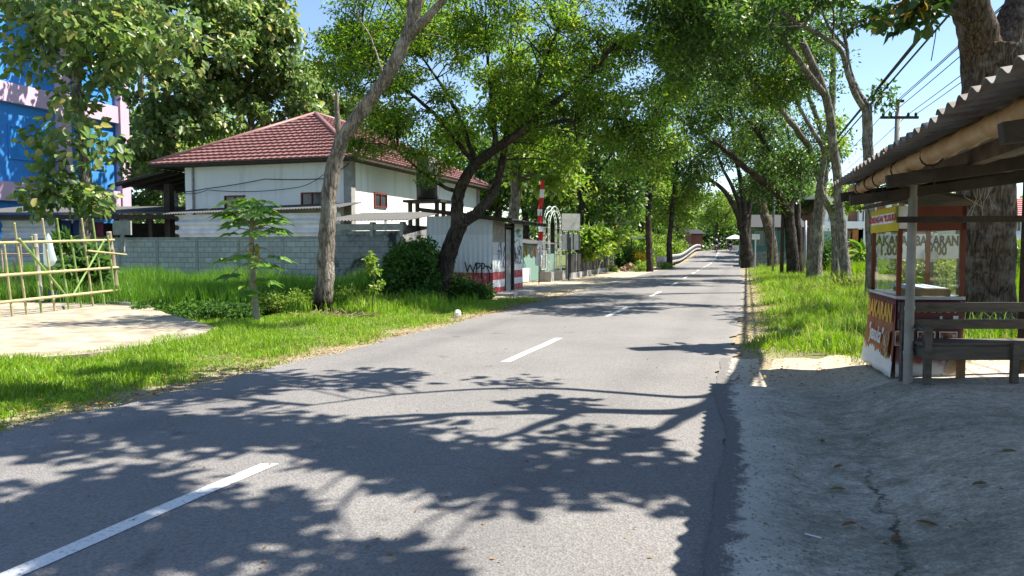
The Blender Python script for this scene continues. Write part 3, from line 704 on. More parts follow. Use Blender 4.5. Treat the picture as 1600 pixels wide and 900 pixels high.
# zinc kiosk with painted bands and scribbles
A = V3(-.63, 24.2, 0)
kiosk = thing("zinc_kiosk", "shuttered zinc kiosk painted with red and white bands and graffiti beside the road", "kiosk", A + D * 1.6)
RED = (.42, .035, .045); WHT = (.66, .67, .68)
Z_BANDS = zincmat("banded_zinc", (.50, .47, .43), .36, .6, .1, [(0, RED), (.25, WHT), (.5, RED), (.76, WHT), (1.32, (.5, .5, .5)), (1.75, (.2, .17, .14))])  # brown-grey upper bands blend rust with the roof's shade, painted into the colour
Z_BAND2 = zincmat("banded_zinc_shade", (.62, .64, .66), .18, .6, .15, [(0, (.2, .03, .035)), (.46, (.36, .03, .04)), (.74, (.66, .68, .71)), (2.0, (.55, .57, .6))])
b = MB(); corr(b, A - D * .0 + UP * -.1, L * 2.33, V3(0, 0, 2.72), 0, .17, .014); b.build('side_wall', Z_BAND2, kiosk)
b = MB(); corr(b, A + UP * .0, D * 1.28, V3(0, 0, 2.5), 0, .1, .010); b.build('front_sheet', Z_BANDS, kiosk)
b = MB(); corr(b, A + D * 2.14 + UP * .0, D * 1.24, V3(0, 0, 2.45), 0, .1, .010); b.build('front_sheet', zincmat("scribbled_zinc", (.6, .6, .58), .15, .6, .1, [(0, RED), (.27, WHT), (.5, RED), (.76, WHT), (1.9, (.55, .6, .6))]), kiosk)
b = MB(); b.box(A + D * 1.7 + UP * 1.1 + L * .05, (.74, .04, 2.2), D); door = b.build('door', mat("grey_door_sheet", (.36, .37, .36), (.2, .2, .19), 4, .7, .1), kiosk)
b = MB(); b.box(A + D * 1.62 + UP * 1.08 + N * -.015, (.46, .03, .34), D); b.build('hatch', mat("pinkish_panel", (.35, .27, .3), None, 5), door)
b = MB(); b.box(A + D * 2.1 + UP * 1.2 + N * .03, (.11, .09, 2.5), D); b.box(A + D * 1.3 + UP * 1.2, (.05, .05, 2.4), D); b.box(A + D * 1.7 + UP * 2.3, (.9, .06, .08), D); b.build('door_frame', METAL_DARK, kiosk)
b = MB(); b.box(A + D * 3.36 + L * 1.2 + UP * 1.2, (2.4, .04, 2.5), L); b.box(A + D * 1.7 + L * 2.33 + UP * 1.2, (3.4, .04, 2.5), D); b.build('back_wall', Z_GREY, kiosk)
b = MB(); rk0 = A - D * .25 + N * .75 + UP * 2.47; corr(b, rk0, D * 4.4 - UP * .02, L * 3.3 + UP * .42, 0, .13, .02); kr = b.build('roof', Z_ROOF, kiosk)
b = MB()
for t in (.1, 1.5, 2.9, 4.2): b.bar(rk0 + D * t - UP * .06, rk0 + D * t + L * 3.2 + UP * .33, .05, .07)
b.bar(rk0 - UP * .08 + L * .1, rk0 + D * 4.4 - UP * .08 + L * .1, .05, .07); b.bar(rk0 - UP * .02 - D * .02, rk0 + L * 3.3 + UP * .38 - D * .02, .04, .12); b.build('rafter', WOOD_DARK, kr)
b = MB(); b.box(A + D * 1.9 + N * .35 - UP * .02, (4.2, .9, .2), D); b.build('step', CEMENT, kiosk)
# graffiti word on the side wall, brush strokes
def strokes(lst, P0, ax, up, nrm, w, m, parent, name):
    mb = MB(); ax, up, nrm = unit(V3(*ax)), V3(*up), unit(V3(*nrm))
    for ln_ in lst:
        pts = [V3(*P0) + ax * x + up * y for x, y in ln_]
        for p, q in zip(pts[:-1], pts[1:]):
            e = unit(q - p); sd = np.cross(nrm, e) * w / 2; p2, q2 = p - e * w * .35, q + e * w * .35
            mb.hexa([p2 - sd, q2 - sd, q2 + sd, p2 + sd], [x + nrm * .004 for x in (p2 - sd, q2 - sd, q2 + sd, p2 + sd)])
    return mb.build(name, m, parent)
gk = .0198                                        # metres per pixel of the zoomed view (7.5x) at the kiosk
def G(*p): return [((x - 445) / 7.5 * gk * 1.06, (505 - y) / 7.5 * gk) for x, y in p]
strokes([G((100, 378), (112, 430), (128, 498)), G((128, 498), (150, 440), (165, 412)), G((165, 412), (190, 470), (205, 505)), G((205, 505), (222, 440), (240, 388)),
         G((248, 388), (244, 460), (240, 540)), G((240, 388), (285, 392), (292, 425), (270, 452), (246, 458)), G((312, 392), (310, 450), (308, 585)), G((305, 392), (340, 398), (352, 425), (335, 455), (312, 462)),
         G((368, 425), (385, 455), (408, 512), (412, 610)), G((368, 425), (395, 430), (425, 460)), G((425, 460), (436, 430), (440, 400))],
        A + UP * .76 - D * .024, N, UP, -D, .036, BLACK, kiosk, 'graffiti')
rs = np.random.default_rng(5)
def scrib(P0, w, h, n, m, seed, wd_=.022):
    r_ = np.random.default_rng(seed); ls = []
    for _ in range(n):
        x, y = r_.random() * w, r_.random() * h; k = [(x, y)]
        for _ in range(r_.integers(2, 5)): x = min(max(x + r_.normal() * .1, 0), w); y = min(max(y + r_.normal() * .16, 0), h); k.append((x, y))
        ls.append(k)
    strokes(ls, P0, D, UP, N, wd_, m, kiosk, 'scribble')
scrib(A + D * .5 + UP * .85 + N * .014, .75, .9, 14, mat("blue_spray", (.06, .12, .3), None, 5, grime=0), 1)
scrib(A + D * 2.22 + UP * 1.0 + N * .014, 1.0, .85, 24, BLACK, 2)
scrib(A + D * 2.3 + UP * 1.95 + N * .014, .9, .28, 10, mat("teal_spray", (.03, .25, .3), None, 5, grime=0), 3)

# pink and blue building
PINK = wallmat("pink_render", (.60, .43, .54), (.3, .22, .28), .85, .25); BLUE = wallmat("blue_render", (.05, .26, .66), (.05, .13, .33), .8, .2)
PB = V3(-23.0, 44.3, 0)
pk = thing("pink_building", "tall building with blue panels and pink columns behind the teak tree", "building", PB)
def pw(t, z, o=0): return PB - D * t + V3(0, 0, z) + N * o
b = MB(); b.hexa([pw(0, -.3), pw(0, -.3) + L * 12, pw(26, -.3) + L * 12, pw(26, -.3)], [pw(0, 13.2), pw(0, 13.2) + L * 12, pw(26, 13.2) + L * 12, pw(26, 13.2)]); b.build('wall', BLUE, pk)
for t in (.35, 4.3, 8.6, 12.9, 17.2, 21.5): b = MB(); b.box(pw(t, 6.5, .16), (.62, .5, 13.6), D); b.build('column', PINK, pk)
for z in (4.4, 9.3): b = MB(); b.box(pw(12.6, z, .12), (25, .36, .95), D); b.build('floor_band', PINK, pk)
for t in (2.3, 6.4, 10.7, 15, 19.3):
    for z in (6.9, 11.4, 2.4): window(pk, pw(t, z, .02), D, N, 1.9, 1.7, BLUE, mat("sky_blue_pane", (.05, .30, .75), None, 2, .25, 0, .5, bump=0, grime=0) if (t, z) == (2.3, 6.9) else bpy.data.materials["sky_blue_pane"], 'window', 2, .1)
# dark lean-to before it, behind the block wall
ls_ = thing("timber_shelter", "dark timber lean-to with pale zinc sheets and blue doors behind the bamboo gate", "shelter", V3(-20, 34.0, 0))
q0 = at(-60, 340, 32.5); q1 = at(292, 335, 32.5); zr = 3.05
b = MB(); b.prism([V3(q0[0], 32.2, zr), V3(q1[0], 32.2, zr), V3(q1[0], 36.5, zr + .5), V3(q0[0], 36.5, zr + .5)], (0, 0, .06)); b.build('roof', Z_ROOF, ls_)
b = MB(); b.box(((q0[0] + q1[0]) / 2, 32.3, zr - .14), (q1[0] - q0[0], .1, .2))
for px in (-20, 92, 140, 183, 237): p = at(px, 380, 32.6); b.box((p[0], 32.6, 1.4), (.16, .16, 3.2))
b.build('post', WOOD_DARK, ls_)
b = MB(); p0, p1 = at(4, 380, 33), at(90, 380, 33); corr(b, V3(p0[0], 33, 1.4), V3(0, 0, 1.5), V3(p1[0] - p0[0], 0, 0), 0, .36, .05); b.build('zinc_sheet', Z_WHITE, ls_)
for a_, c_ in ((94, 112), (116, 136)):
    b = MB(); p0, p1 = at(a_, 380, 33.1), at(c_, 380, 33.1); b.box(((p0[0] + p1[0]) / 2, 33.1, 1.5), (p1[0] - p0[0], .06, 2.6)); b.build('door', mat("navy_door", (.02, .05, .16), None, 4) if a_ == 94 else bpy.data.materials["navy_door"], ls_)
b = MB(); p0, p1 = at(146, 380, 34), at(162, 380, 34); b.box(((p0[0] + p1[0]) / 2, 34, 1.4), (p1[0] - p0[0], .06, 2.7)); b.build('side_panel', mat("rose_panel", (.42, .14, .24), None, 4), ls_)
b = MB(); b.box(V3(q0[0] / 2 + q1[0] / 2, 37, 1.2), (q1[0] - q0[0], .1, 3.2)); b.build('back_wall', WOOD_DARK, ls_)

# small mint house and roadside pieces before the fence
MINT = wallmat("mint_render", (.17, .28, .24), (.2, .3, .25))
mh = thing("mint_house", "small mint green house with brown shutter behind the red and white banner", "house", V3(2.2, 38.5, 0))
def mw(t, z, o=0): return V3(1.15, 35.9, 0) + D * t + V3(0, 0, z) + N * o
b = MB(); b.hexa([mw(0, -.2) + L * .6, mw(6, -.2) + L * .6, mw(6, -.2) + L * 4, mw(0, -.2) + L * 4], [mw(0, 1.75) + L * .6, mw(6, 1.75) + L * .6, mw(6, 2.3) + L * 4, mw(0, 2.3) + L * 4]); b.build('wall', MINT, mh)
b = MB(); b.box(mw(.1, .8) + L * 1.3 - D * .12, (.75, .06, 1.1), L); b.build('shutter', mat("brown_shutter", (.16, .10, .06), None, 6), mh)
b = MB(); corr(b, mw(-.3, 1.78) + L * .3, D * 6.6, L * 4.2 + UP * .6, 0, .15, .02); b.build('roof', Z_GREY, mh)
window(mh, mw(3.4, .95) - N * .55, D, N, .9, 1.1, WHITE_OLD, GLASS_DARK)
b = MB(); b.box(mw(-.9, .22) + L * .5, (1.6, .5, .75), D); b.box(mw(-1.7, .35) + L * .9, (.5, .5, .5), D); single("stacked_blocks", "whitewashed masonry plinth between the kiosk and banner", "plinth", b, WHITE_OLD)
# arch gate
AC = V3(1.6, 34.4, 0)
ag = thing("arch_gate", "white lattice arch gate on square plinths behind the striped banner", "gate", AC + D * 1.1)
W2 = 2.25
for s_ in (0, W2):
    b = MB()
    for du in (-.14, .14):
        for dn in (-.12, .12): b.tube([AC + D * (s_ + du) + N * dn + UP * .4, AC + D * (s_ + du) + N * dn + UP * 2.55], .022, 6)
    for k in range(7):
        z = .55 + k * .33; c_ = AC + D * s_
        for dn in (-.12, .12): b.bar(c_ - D * .14 + N * dn + UP * z, c_ + D * .14 + N * dn + UP * z, .02, .02)
        for du in (-.14, .14): b.bar(c_ + D * du - N * .12 + UP * z, c_ + D * du + N * .12 + UP * z, .02, .02)
    b.build('column', WHITE_OLD, ag)
b = MB(); cm = AC + D * W2 / 2 + UP * 2.55
for rr in (W2 / 2 - .14, W2 / 2 + .14):
    for dn in (-.12, .12): b.tube([cm + D * (-rr * math.cos(a)) + UP * (rr * .78 * math.sin(a)) + N * dn for a in np.linspace(0, math.pi, 20)], .022, 6)
for a in np.linspace(.1, math.pi - .1, 13):
    for dn in (-.12, .12): b.bar(cm + D * (-(W2 / 2 - .14) * math.cos(a)) + UP * ((W2 / 2 - .14) * .78 * math.sin(a)) + N * dn, cm + D * (-(W2 / 2 + .14) * math.cos(a)) + UP * ((W2 / 2 + .14) * .78 * math.sin(a)) + N * dn, .02, .02)
b.build('arch', mat("pale_mint_paint", (.6, .68, .62), None, 4), ag)
for s_ in (0, W2): b = MB(); b.box(AC + D * s_ + UP * .15, (.6, .6, .62), D); b.build('plinth', CEMENT if s_ == 0 else mat("cream_plinth", (.55, .5, .42), None, 4), ag)
# sign on its post
sg = thing("sign_board", "blank white signboard on a dark post beside the arch gate", "sign", at(890, 436, 36))
p = at(892, 347, 36); b = MB(); b.box((p[0], 36, p[2]), (.92, .04, .82), (1, .25, 0)); b.build('board', WHITE_OLD, sg)
b = MB(); b.box((p[0], 36.05, p[2]), (.97, .03, .87), (1, .25, 0)); b.build('board_frame', METAL_DARK, sg)
b = MB(); pq = at(889, 400, 36); b.tube([(pq[0], 36.1, -.1), (pq[0], 36.1, p[2])], .035, 8); b.build('post', METAL_DARK, sg)
b = MB(); p = at(891, 378, 37.5); b.box((p[0], 37.5, p[2]), (1.0, .05, .8)); wb = thing("window_screen", "pale gridded screen hung under the white signboard", "screen", (p[0], 37.5, 0)); b.build('sheet', WHITE_OLD, wb)
b = MB()
for k in range(4): b.box((p[0] - .45 + .3 * k, 37.46, p[2]), (.04, .03, .8))
b.box((p[0], 37.5, 1.1), (.06, .06, 2.0)); b.build('bar', METAL_DARK, wb)
# picket fence panels
F0 = V3(2.75, 37.2, 0); FD = unit(V3(8.1, 56, 0) - F0); FL = 18.6; NP = 8
FENCE_D = mat("charcoal_fence_sheet", (.028, .026, .025), (.05, .045, .04), 3, .7)
fn = thing("dark_fence", "charcoal panel fence with pale posts along the shaded forecourt", "fence", F0 + FD * FL / 2)
for k in range(NP):
    b = MB(); m0 = F0 + FD * (k * FL / NP + .08); n_ = 13
    for i in range(n_): b.box(m0 + FD * ((i + .5) * (FL / NP - .16) / n_) + UP * .78, ((FL / NP - .16) / n_ - .02, .03, .95), FD)
    b.box(m0 + FD * (FL / NP / 2 - .08) + UP * 1.2, (FL / NP - .16, .05, .05), FD); b.box(m0 + FD * (FL / NP / 2 - .08) + UP * .4, (FL / NP - .16, .05, .05), FD); b.build('panel', FENCE_D, fn)
for k in range(NP + 1): b = MB(); b.box(F0 + FD * k * FL / NP + UP * .65, (.1, .1, 1.35), FD); b.build('post', CEMENT, fn)
b = MB(); b.box(F0 + FD * FL / 2 + UP * .1, (FL, .2, .34), FD); b.build('base', CEMENT, fn)
# turquoise wall, roadside stall, rubble
tw_ = thing("turquoise_house", "pale turquoise house corner half hidden by plants behind the fence", "house", V3(8.5, 60, 0))
p0, p1 = at(938, 390, 60), at(984, 390, 60); CY = wallmat("turquoise_render", (.28, .58, .62), (.15, .3, .3))
b = MB(); b.hexa([V3(p0[0], 60, -.2), V3(p1[0], 60, -.2), V3(p1[0] + 1, 66, -.2), V3(p0[0], 66, -.2)], [V3(p0[0], 60, 2.0), V3(p1[0], 60, 2.0), V3(p1[0] + 1, 66, 2.0), V3(p0[0], 66, 2.0)]); b.build('wall', CY, tw_)
b = MB(); b.box(((p0[0] + p1[0]) / 2, 59.9, 3.6), (2.6, .1, .12)); 
for px in (952, 972): q = at(px, 380, 59.9); b.box((q[0], 59.9, 2.8), (.08, .08, 1.7))
b.build('pipe_frame', STEEL, tw_)
st = thing("roadside_stall", "small open stall with a pale roof and orange cloth beyond the fence", "stall", at(1000, 410, 57))
b = MB(); p = at(999, 372, 57); b.box((p[0], 57, p[2]), (1.6, 1.6, .1)); b.build('roof', WHITE_OLD, st)
b = MB()
for dx in (-.6, .6): b.box((p[0] + dx, 57, 1.1), (.09, .09, 2.4))
b.build('post', WOOD, st)
b = MB(); b.box((p[0] + .2, 56.8, .95), (1.3, .5, .7)); b.build('counter_cloth', mat("orange_cloth", (.6, .28, .05), (.6, .42, .06), 2, .9), st)
rb = MB(); rr = np.random.default_rng(3); c0 = gpt(982, 424)
for k in range(46):
    a = rr.normal(size=2) * (.55, .45); s_ = rr.uniform(.08, .26); h = max(0, .5 - np.linalg.norm(a) * .5) * rr.random()
    q = unit(rr.normal(size=3)); rb.box(V3(c0[0] + a[0], c0[1] + a[1], h + s_ * .3), (s_, s_ * .8, s_ * .6), q, unit(np.cross(q, rr.normal(size=3))))
single("rubble_pile", "low heap of broken brick and earth at the end of the fence", "rubble", rb, mat("broken_brick", (.33, .22, .16), (.2, .15, .11), 6, .95), None)
for o in [bpy.data.objects["rubble_pile"]]: o["kind"] = 'stuff'
# banner wall by the bridge
bn = MB(); p0, p1 = gpt(1026, 421), gpt(1046, 419); bn.bar(p0 + UP * .55, p1 + UP * .55, .05, .75); single("painted_hoarding", "low white hoarding with pink paint between two roadside trunks", "hoarding", bn, mat("pink_white_paint", (.62, .6, .6), (.6, .2, .42), 1.6, .8))

# bridge: guard rails, parapet
RAIL_B = mat("rail_black", (.02, .02, .022), None, 4, .6); RAIL_W = mat("rail_white", (.36, .36, .355), None, 4, .6)
gr = thing("guard_rail", "black and white guard rail rising along the bridge approach", "guard rail", V3(float(xc(80)) - 3.2, 80, 0))
yy = np.arange(65, 112, 1.5)
rp_ = [V3(float(xc(y_)) - (3.15 + .5 * float(smooth(70, 58, y_))) / .953, y_, float(rise(y_))) for y_ in yy]
for zz, nm in ((.86, 'rail'), (.62, 'rail'), (.36, 'rail')):
    b = MB(); b.tube([p + UP * zz for p in rp_], .13, 6); b.build(nm, RAIL_B if zz == .62 else RAIL_W, gr)
for i in range(0, len(rp_), 2): b = MB(); b.box(rp_[i] + UP * .45 - N * .08, (.12, .12, 1.0), D); b.build('post', RAIL_B, gr)
pr = MB()
for y0, y1 in ((61, 66), (92, 112)):
    a_, c_ = V3(float(xc(y0)) + 3.1, y0, float(rise(y0))), V3(float(xc(y1)) + 3.1, y1, float(rise(y1))); pr.bar(a_ + UP * .5, c_ + UP * .5, .35, 1.1)
pp = thing("bridge_parapet", "grey stone bridge parapet at the foot of the many stemmed tree", "parapet", V3(float(xc(63)) + 3.1, 63, 0)); pr.build('wall', CEMENT, pp)

# ------------------------------------------------------------------ houses on the right, beyond the trees
wh = thing("villa", "white two storey house with brown panels behind the stone wall", "house", at(1340, 390, 75))
def X75(px): return float(at(px, 388, 75)[0])
xa, xb = X75(1285), X75(1460)
BROWN_P = mat("brown_slats", (.26, .13, .10), (.18, .09, .07), 5, .7); VW = wallmat("villa_white", (.78, .79, .80), amt=.15)
b = MB(); b.box(((xa + xb) / 2, 79, 3.2), (xb - xa, 8, 6.6)); b.build('wall', BROWN_P, wh)
for px in (1287, 1296, 1317, 1342, 1353, 1385, 1415, 1450): b = MB(); b.box((X75(px), 74.9, 3.0), (.5 if px not in (1353,) else 1.2, .5, 6.4)); b.build('column', VW, wh)
for z, h in ((3.9, .7), (6.4, .5), (.8, .9)): b = MB(); b.box(((xa + xb) / 2, 74.8, z), (xb - xa + .4, .8, h)); b.build('floor_band', VW, wh)
window(wh, (X75(1352), 74.95, 5.3), (1, 0, 0), (0, -1, 0), 1.4, 1.5, WHITE_OLD, GLASS_DARK); window(wh, (X75(1326), 74.9, 2.6), (1, 0, 0), (0, -1, 0), 1.0, 1.3, mat("ochre_frame", (.5, .27, .08), None, 5), GLASS_DARK)
b = MB(); b.box((X75(1337), 74.7, 2.3), (1.0, .1, 2.3)); b.build('door', mat("ochre_door", (.42, .17, .05), (.3, .12, .04), 4), wh)
b = MB(); b.prism([V3(xa - 1, 73.6, 6.6), V3(xb + 1, 73.6, 6.6), V3(xb + 1, 84, 6.6), V3(xa - 1, 84, 6.6)], (0, 0, .25)); b.build('roof', VW, wh)
sw = MB(); a_, c_ = at(1172, 400, 60), at(1440, 400, 60); sw.box(((a_[0] + c_[0]) / 2, 60, .5), (c_[0] - a_[0], .4, 1.5))
STONE = NT("dark_stone_masonry"); o_ = STONE.geo(); vo = STONE.add("ShaderNodeTexVoronoi", i_Scale=3.2, feature='DISTANCE_TO_EDGE'); STONE.link(o_, vo.inputs["Vector"])
STONE.bump(vo.outputs["Distance"], .6, .05); STONE_M = STONE.fin(STONE.ramp(vo.outputs["Distance"], [(.02, (.30, .30, .29)), (.08, (.10, .115, .12)), (.5, (.16, .17, .17))]), .9)
single("stone_wall", "low dark stone wall running behind the right hand tree trunks", "wall", sw, STONE_M)
gh = thing("green_house", "small teal house with a grey roof beyond the many stemmed tree", "house", at(1205, 395, 66))
p0, p1 = at(1176, 390, 66), at(1250, 390, 66)
b = MB(); b.box(((p0[0] + p1[0]) / 2, 68, 1.5), (p1[0] - p0[0], 4, 3.4)); b.build('wall', wallmat("teal_render", (.06, .13, .12)), gh)
b = MB(); b.prism([V3(p0[0] - .5, 65.4, 3.3), V3(p1[0] + .5, 65.4, 3.3), V3(p1[0] + .5, 68, 4.5), V3(p0[0] - .5, 68, 4.5)], (0, 0, .12)); b.build('roof', METAL_DARK, gh)
for px in (1186, 1206): window(gh, at(px, 372, 65.98), (1, 0, 0), (0, -1, 0), .9, 1.3, mat("teal_frame", (.12, .3, .28), None, 4) if px == 1186 else bpy.data.materials["teal_frame"], GLASS_DARK)
mi = thing("mint_annex", "pale green house front between the two grey trunks on the right", "house", at(1288, 390, 70)); b = MB(); p0, p1 = at(1283, 390, 71), at(1300, 390, 71)
b.box(((p0[0] + p1[0]) / 2, 72, 1.5), (p1[0] - p0[0], 2, 3.4)); b.build('wall', MINT, mi); b = MB(); b.box(((p0[0] + p1[0]) / 2 + .15, 70.98, 1.9), (.6, .06, .9)); b.build('window', GLASS_DARK, mi)
ph = thing("pink_roof_house", "white house with a pink tiled roof glimpsed beyond the rice plot", "house", at(1600, 390, 80))
p0, p1 = at(1530, 390, 80), at(1700, 390, 80)
b = MB(); b.box(((p0[0] + p1[0]) / 2, 84, 2.4), (p1[0] - p0[0], 8, 5.6)); b.build('wall', VW, ph)
b = MB(); tiled(b, V3(p0[0] - .6, 79.2, 5.0), V3(p1[0] + .6, 79.2, 5.0), V3(p1[0] - 3, 84, 7.2), V3(p0[0] + 3, 84, 7.2), 9); b.build('roof', mat("pink_tile", (.50, .20, .18), (.36, .13, .12), 5, .6), ph)
b = MB(); b.box(((p0[0] + p1[0]) / 2, 79.6, 2.75), (p1[0] - p0[0], 1.0, .5)); b.build('balcony', VW, ph)
for px in (1577, 1589): window(ph, at(px, 352, 79.95), (1, 0, 0), (0, -1, 0), .8, 1.3, WHITE_OLD, GLASS_DARK)
b = MB(); b.box((at(1590, 388, 79.9)[0], 79.9, 1.1), (1.4, .1, 2.1)); b.build('garage', GLASS_DARK, ph)
rs_ = thing("road_sign", "small white rectangular sign on a post beyond the many stemmed tree", "sign", at(1180, 400, 52))
p = at(1181, 370, 52); b = MB(); b.box(p, (.56, .04, .38)); b.build('board', WHITE_OLD, rs_); b = MB(); b.box((p[0], 52.05, p[2] / 2), (.07, .07, p[2])); b.build('post', WHITE_OLD, rs_)

# ------------------------------------------------------------------ far end of the road
tent = thing("market_tent", "white canopy tent over people at the far end of the road", "tent", (float(xc(118)) + 1.6, 118, 1.1))
tc_ = V3(float(xc(118)) + 1.8, 118, 1.15); b = MB()
b.lathe(tc_ + UP * 1.9, [(1.5, 0), (1.45, .06), (.8, .4), (.1, .65)], 8); b.build('canopy', mat("white_canvas", (.8, .82, .8), None, 3), tent)
for s1 in (-1, 1):
    for s2 in (-1, 1): b = MB(); b.box(tc_ + V3(s1 * 1.0, s2 * 1.0, .95), (.08, .08, 2)); b.build('pole', STEEL, tent)
b = MB(); b.box(tc_ + V3(0, 0, .45), (1.5, .8, .9)); b.build('table', mat("white_counter", (.7, .7, .66), None, 3), tent)
rh = thing("brick_house", "small red brick house beside the far guard rail", "house", (float(xc(112)) - 9, 114, 0)); p0, p1 = at(1080, 380, 112), at(1097, 380, 112)
b = MB(); b.box(((p0[0] + p1[0]) / 2, 114, 1.9), (p1[0] - p0[0], 4, 3.4)); b.build('wall', mat("red_brick_wall", (.28, .10, .08), (.2, .07, .06), 6), rh)
b = MB(); b.prism([V3(p0[0] - .5, 111.5, 3.6), V3(p1[0] + .5, 111.5, 3.6), V3(p1[0] + .5, 116, 4.4), V3(p0[0] - .5, 116, 4.4)], (0, 0, .15)); b.build('roof', METAL_DARK, rh)
def skin(name, joints, edges, m, parent):
    """one continuous body grown over a skeleton"""
    me = bpy.data.meshes.new(name); me.from_pydata([j[0] for j in joints], edges, []); o = bpy.data.objects.new(name, me); COL.objects.link(o)
    md = o.modifiers.new("s", 'SKIN'); md.use_smooth_shade = True
    for sv, j in zip(me.skin_vertices[0].data, joints): sv.radius = (j[1], j[1])
    me.skin_vertices[0].data[0].use_root = True
    sb = o.modifiers.new("d", 'SUBSURF'); sb.levels = 1; sb.render_levels = 1
    m2 = bpy.data.meshes.new_from_object(o.evaluated_get(bpy.context.evaluated_depsgraph_get())); bpy.data.objects.remove(o); m2.materials.append(m)
    return place(bpy.data.objects.new(name, m2), parent)
def rider(loc, rot, shirt, label_p, label_b):
    mb_ = thing("motorcycle", label_b, "motorcycle", (0, 0, 0), "motorcycles coming over the far bridge"); pe = thing("person", label_p, "person", (0, 0, 0), "riders on the far bridge")
    for y_ in (-.62, .62):
        b = MB(); b.tube([(0, y_ + .28 * math.cos(a), .3 + .28 * math.sin(a)) for a in np.linspace(0, 2 * math.pi, 17)], .05, 6); w = b.build('wheel', BLACK, mb_)
        b = MB(); b.tube([(-.06, y_, .3), (.06, y_, .3)], .07, 8); b.build('hub', STEEL, w)
    b = MB(); b.box((0, .1, .55), (.2, .9, .28)); b.box((0, -.5, .75), (.3, .16, .4)); b.tube([(0, -.6, .3), (0, -.45, 1.0)], .05, 6); b.build('body', mat("bike_red", (.3, .03, .03), None, 4, .4) if "bike_red" not in bpy.data.materials else bpy.data.materials["bike_red"], mb_, bevel=.03)
    b = MB(); b.tube([(-.34, -.4, 1.0), (0, -.46, 1.03), (.34, -.4, 1.0)], .025, 6); b.build('handlebar', STEEL, mb_)
    b = MB(); b.box((0, .3, .75), (.26, .7, .12)); b.build('seat', BLACK, mb_, bevel=.03)
    b = MB(); b.lathe((0, -.6, .82), [(.02, 0), (.09, .02), (.09, .12), (.02, .14)], 10); b.build('headlight', WHITE_OLD, mb_)
    J = [((0, .22, .86), .15), ((0, .16, 1.12), .16), ((0, .1, 1.36), .17), ((0, .08, 1.48), .07), ((0, .05, 1.58), .1), ((0, .04, 1.72), .1),
         ((-.2, .1, 1.36), .075), ((-.29, -.08, 1.16), .055), ((-.3, -.36, 1.04), .045), ((.2, .1, 1.36), .075), ((.29, -.08, 1.16), .055), ((.3, -.36, 1.04), .045),
         ((-.14, .16, .83), .1), ((-.2, -.2, .74), .075), ((-.18, -.08, .34), .055), ((-.18, -.22, .28), .05), ((.14, .16, .83), .1), ((.2, -.2, .74), .075), ((.18, -.08, .34), .055), ((.18, -.22, .28), .05)]
    E = [(0, 1), (1, 2), (2, 3), (3, 4), (4, 5), (2, 6), (6, 7), (7, 8), (2, 9), (9, 10), (10, 11), (0, 12), (12, 13), (13, 14), (14, 15), (0, 16), (16, 17), (17, 18), (18, 19)]
    skin('body', J, E, shirt, pe)
    b = MB(); b.lathe((0, .05, 1.55), [(.05, 0), (.135, .04), (.15, .13), (.12, .22), (.03, .27)], 12); b.build('helmet', mat("helmet_white", (.7, .7, .72), None, 4, .3) if "helmet_white" not in bpy.data.materials else bpy.data.materials["helmet_white"], pe, smooth=True)
    for o in (mb_, pe): o.location = loc; o.rotation_euler = (0, 0, rot)
yb = 97.0; rider((float(xc(yb)) - .3, yb, float(rise(yb)) + .03), -.3, mat("navy_cloth", (.03, .04, .08), None, 4, .9), "rider in dark clothes and pale helmet leading over the far bridge", "motorcycle ridden ahead of the other one over the bridge")
yb = 103.0; rider((float(xc(yb)) + 1.4, yb, float(rise(yb)) + .03), -.3, mat("black_cloth", (.02, .02, .022), None, 4, .9), "rider in black following behind on the far bridge", "motorcycle following second over the bridge")

# ------------------------------------------------------------------ poles and wires
def pole(name, label, px, Y, pytop, r, m, z0=0, group=None):
    p = at(px, 388, Y); zt = float(at(px, pytop, Y)[2]); b = MB(); z0 = float(gz(p[0], Y)); b.tube([(p[0], Y, z0 - .2), (p[0], Y, zt * .5), (p[0], Y, zt)], [r, r * .9, r * .75], 10); t = thing(name, label, 'pole', (p[0], Y, z0)); b.build('shaft', m, t, smooth=True); return t, p[0], zt
up_, upx, upz = pole("utility_pole", "grey utility pole with two crossarms above the shelter roof", 1397, 30, 155, .13, CEMENT)
for zz in (upz - .75, upz - .1):
    b = MB(); b.box((upx, 29.86, zz), (1.5 if zz < upz - .5 else .3, .1, .1)); b.build('crossarm', WOOD_DARK, up_)
for dx in (-.65, -.35, .35, .65): b = MB(); b.lathe((upx + dx, 29.86, upz - .72), [(.03, 0), (.05, .03), (.06, .1), (.04, .16), (.01, .18)], 8); b.build('insulator', METAL_DARK, up_, smooth=True)
pole("telephone_pole", "slim pale steel pole before the dark pole among the right trunks", 1208, 44, 205, .07, STEEL)
pole("telephone_pole", "dark wooden pole beside the slim pale pole", 1222, 42, 320, .11, WOOD_DARK)
pole("telephone_pole", "short grey pole left of the thick grey trunk", 1258, 46, 345, .1, STEEL)
def wire(lbl, P, Yn, Yf, sag, r=.014):
    """a line parallel to the road through P"""
    P = V3(*P); a = P + D * ((Yn - P[1]) / D[1]); c = P + D * ((Yf - P[1]) / D[1]); b = MB()
    b.tube([a + (c - a) * t - UP * sag * 4 * t * (1 - t) for t in np.linspace(0, 1, 24)], r, 5); single("overhead_wire", lbl, "wire", b, BLACK, "overhead wires beside the road")
gw = "thin black overhead wire crossing the sky above the shelter roof"
for dx, dz in ((-.65, .1), (-.35, .1), (.35, .1), (.65, .1), (0, .75)): wire(gw, (upx + dx, 29.86, upz - .72 + dz), -12, 30, .25)
for dx, dz in ((-.65, .1), (.35, .1)): wire(gw, (upx + dx, 29.86, upz - .72 + dz), 30, 75, .3)
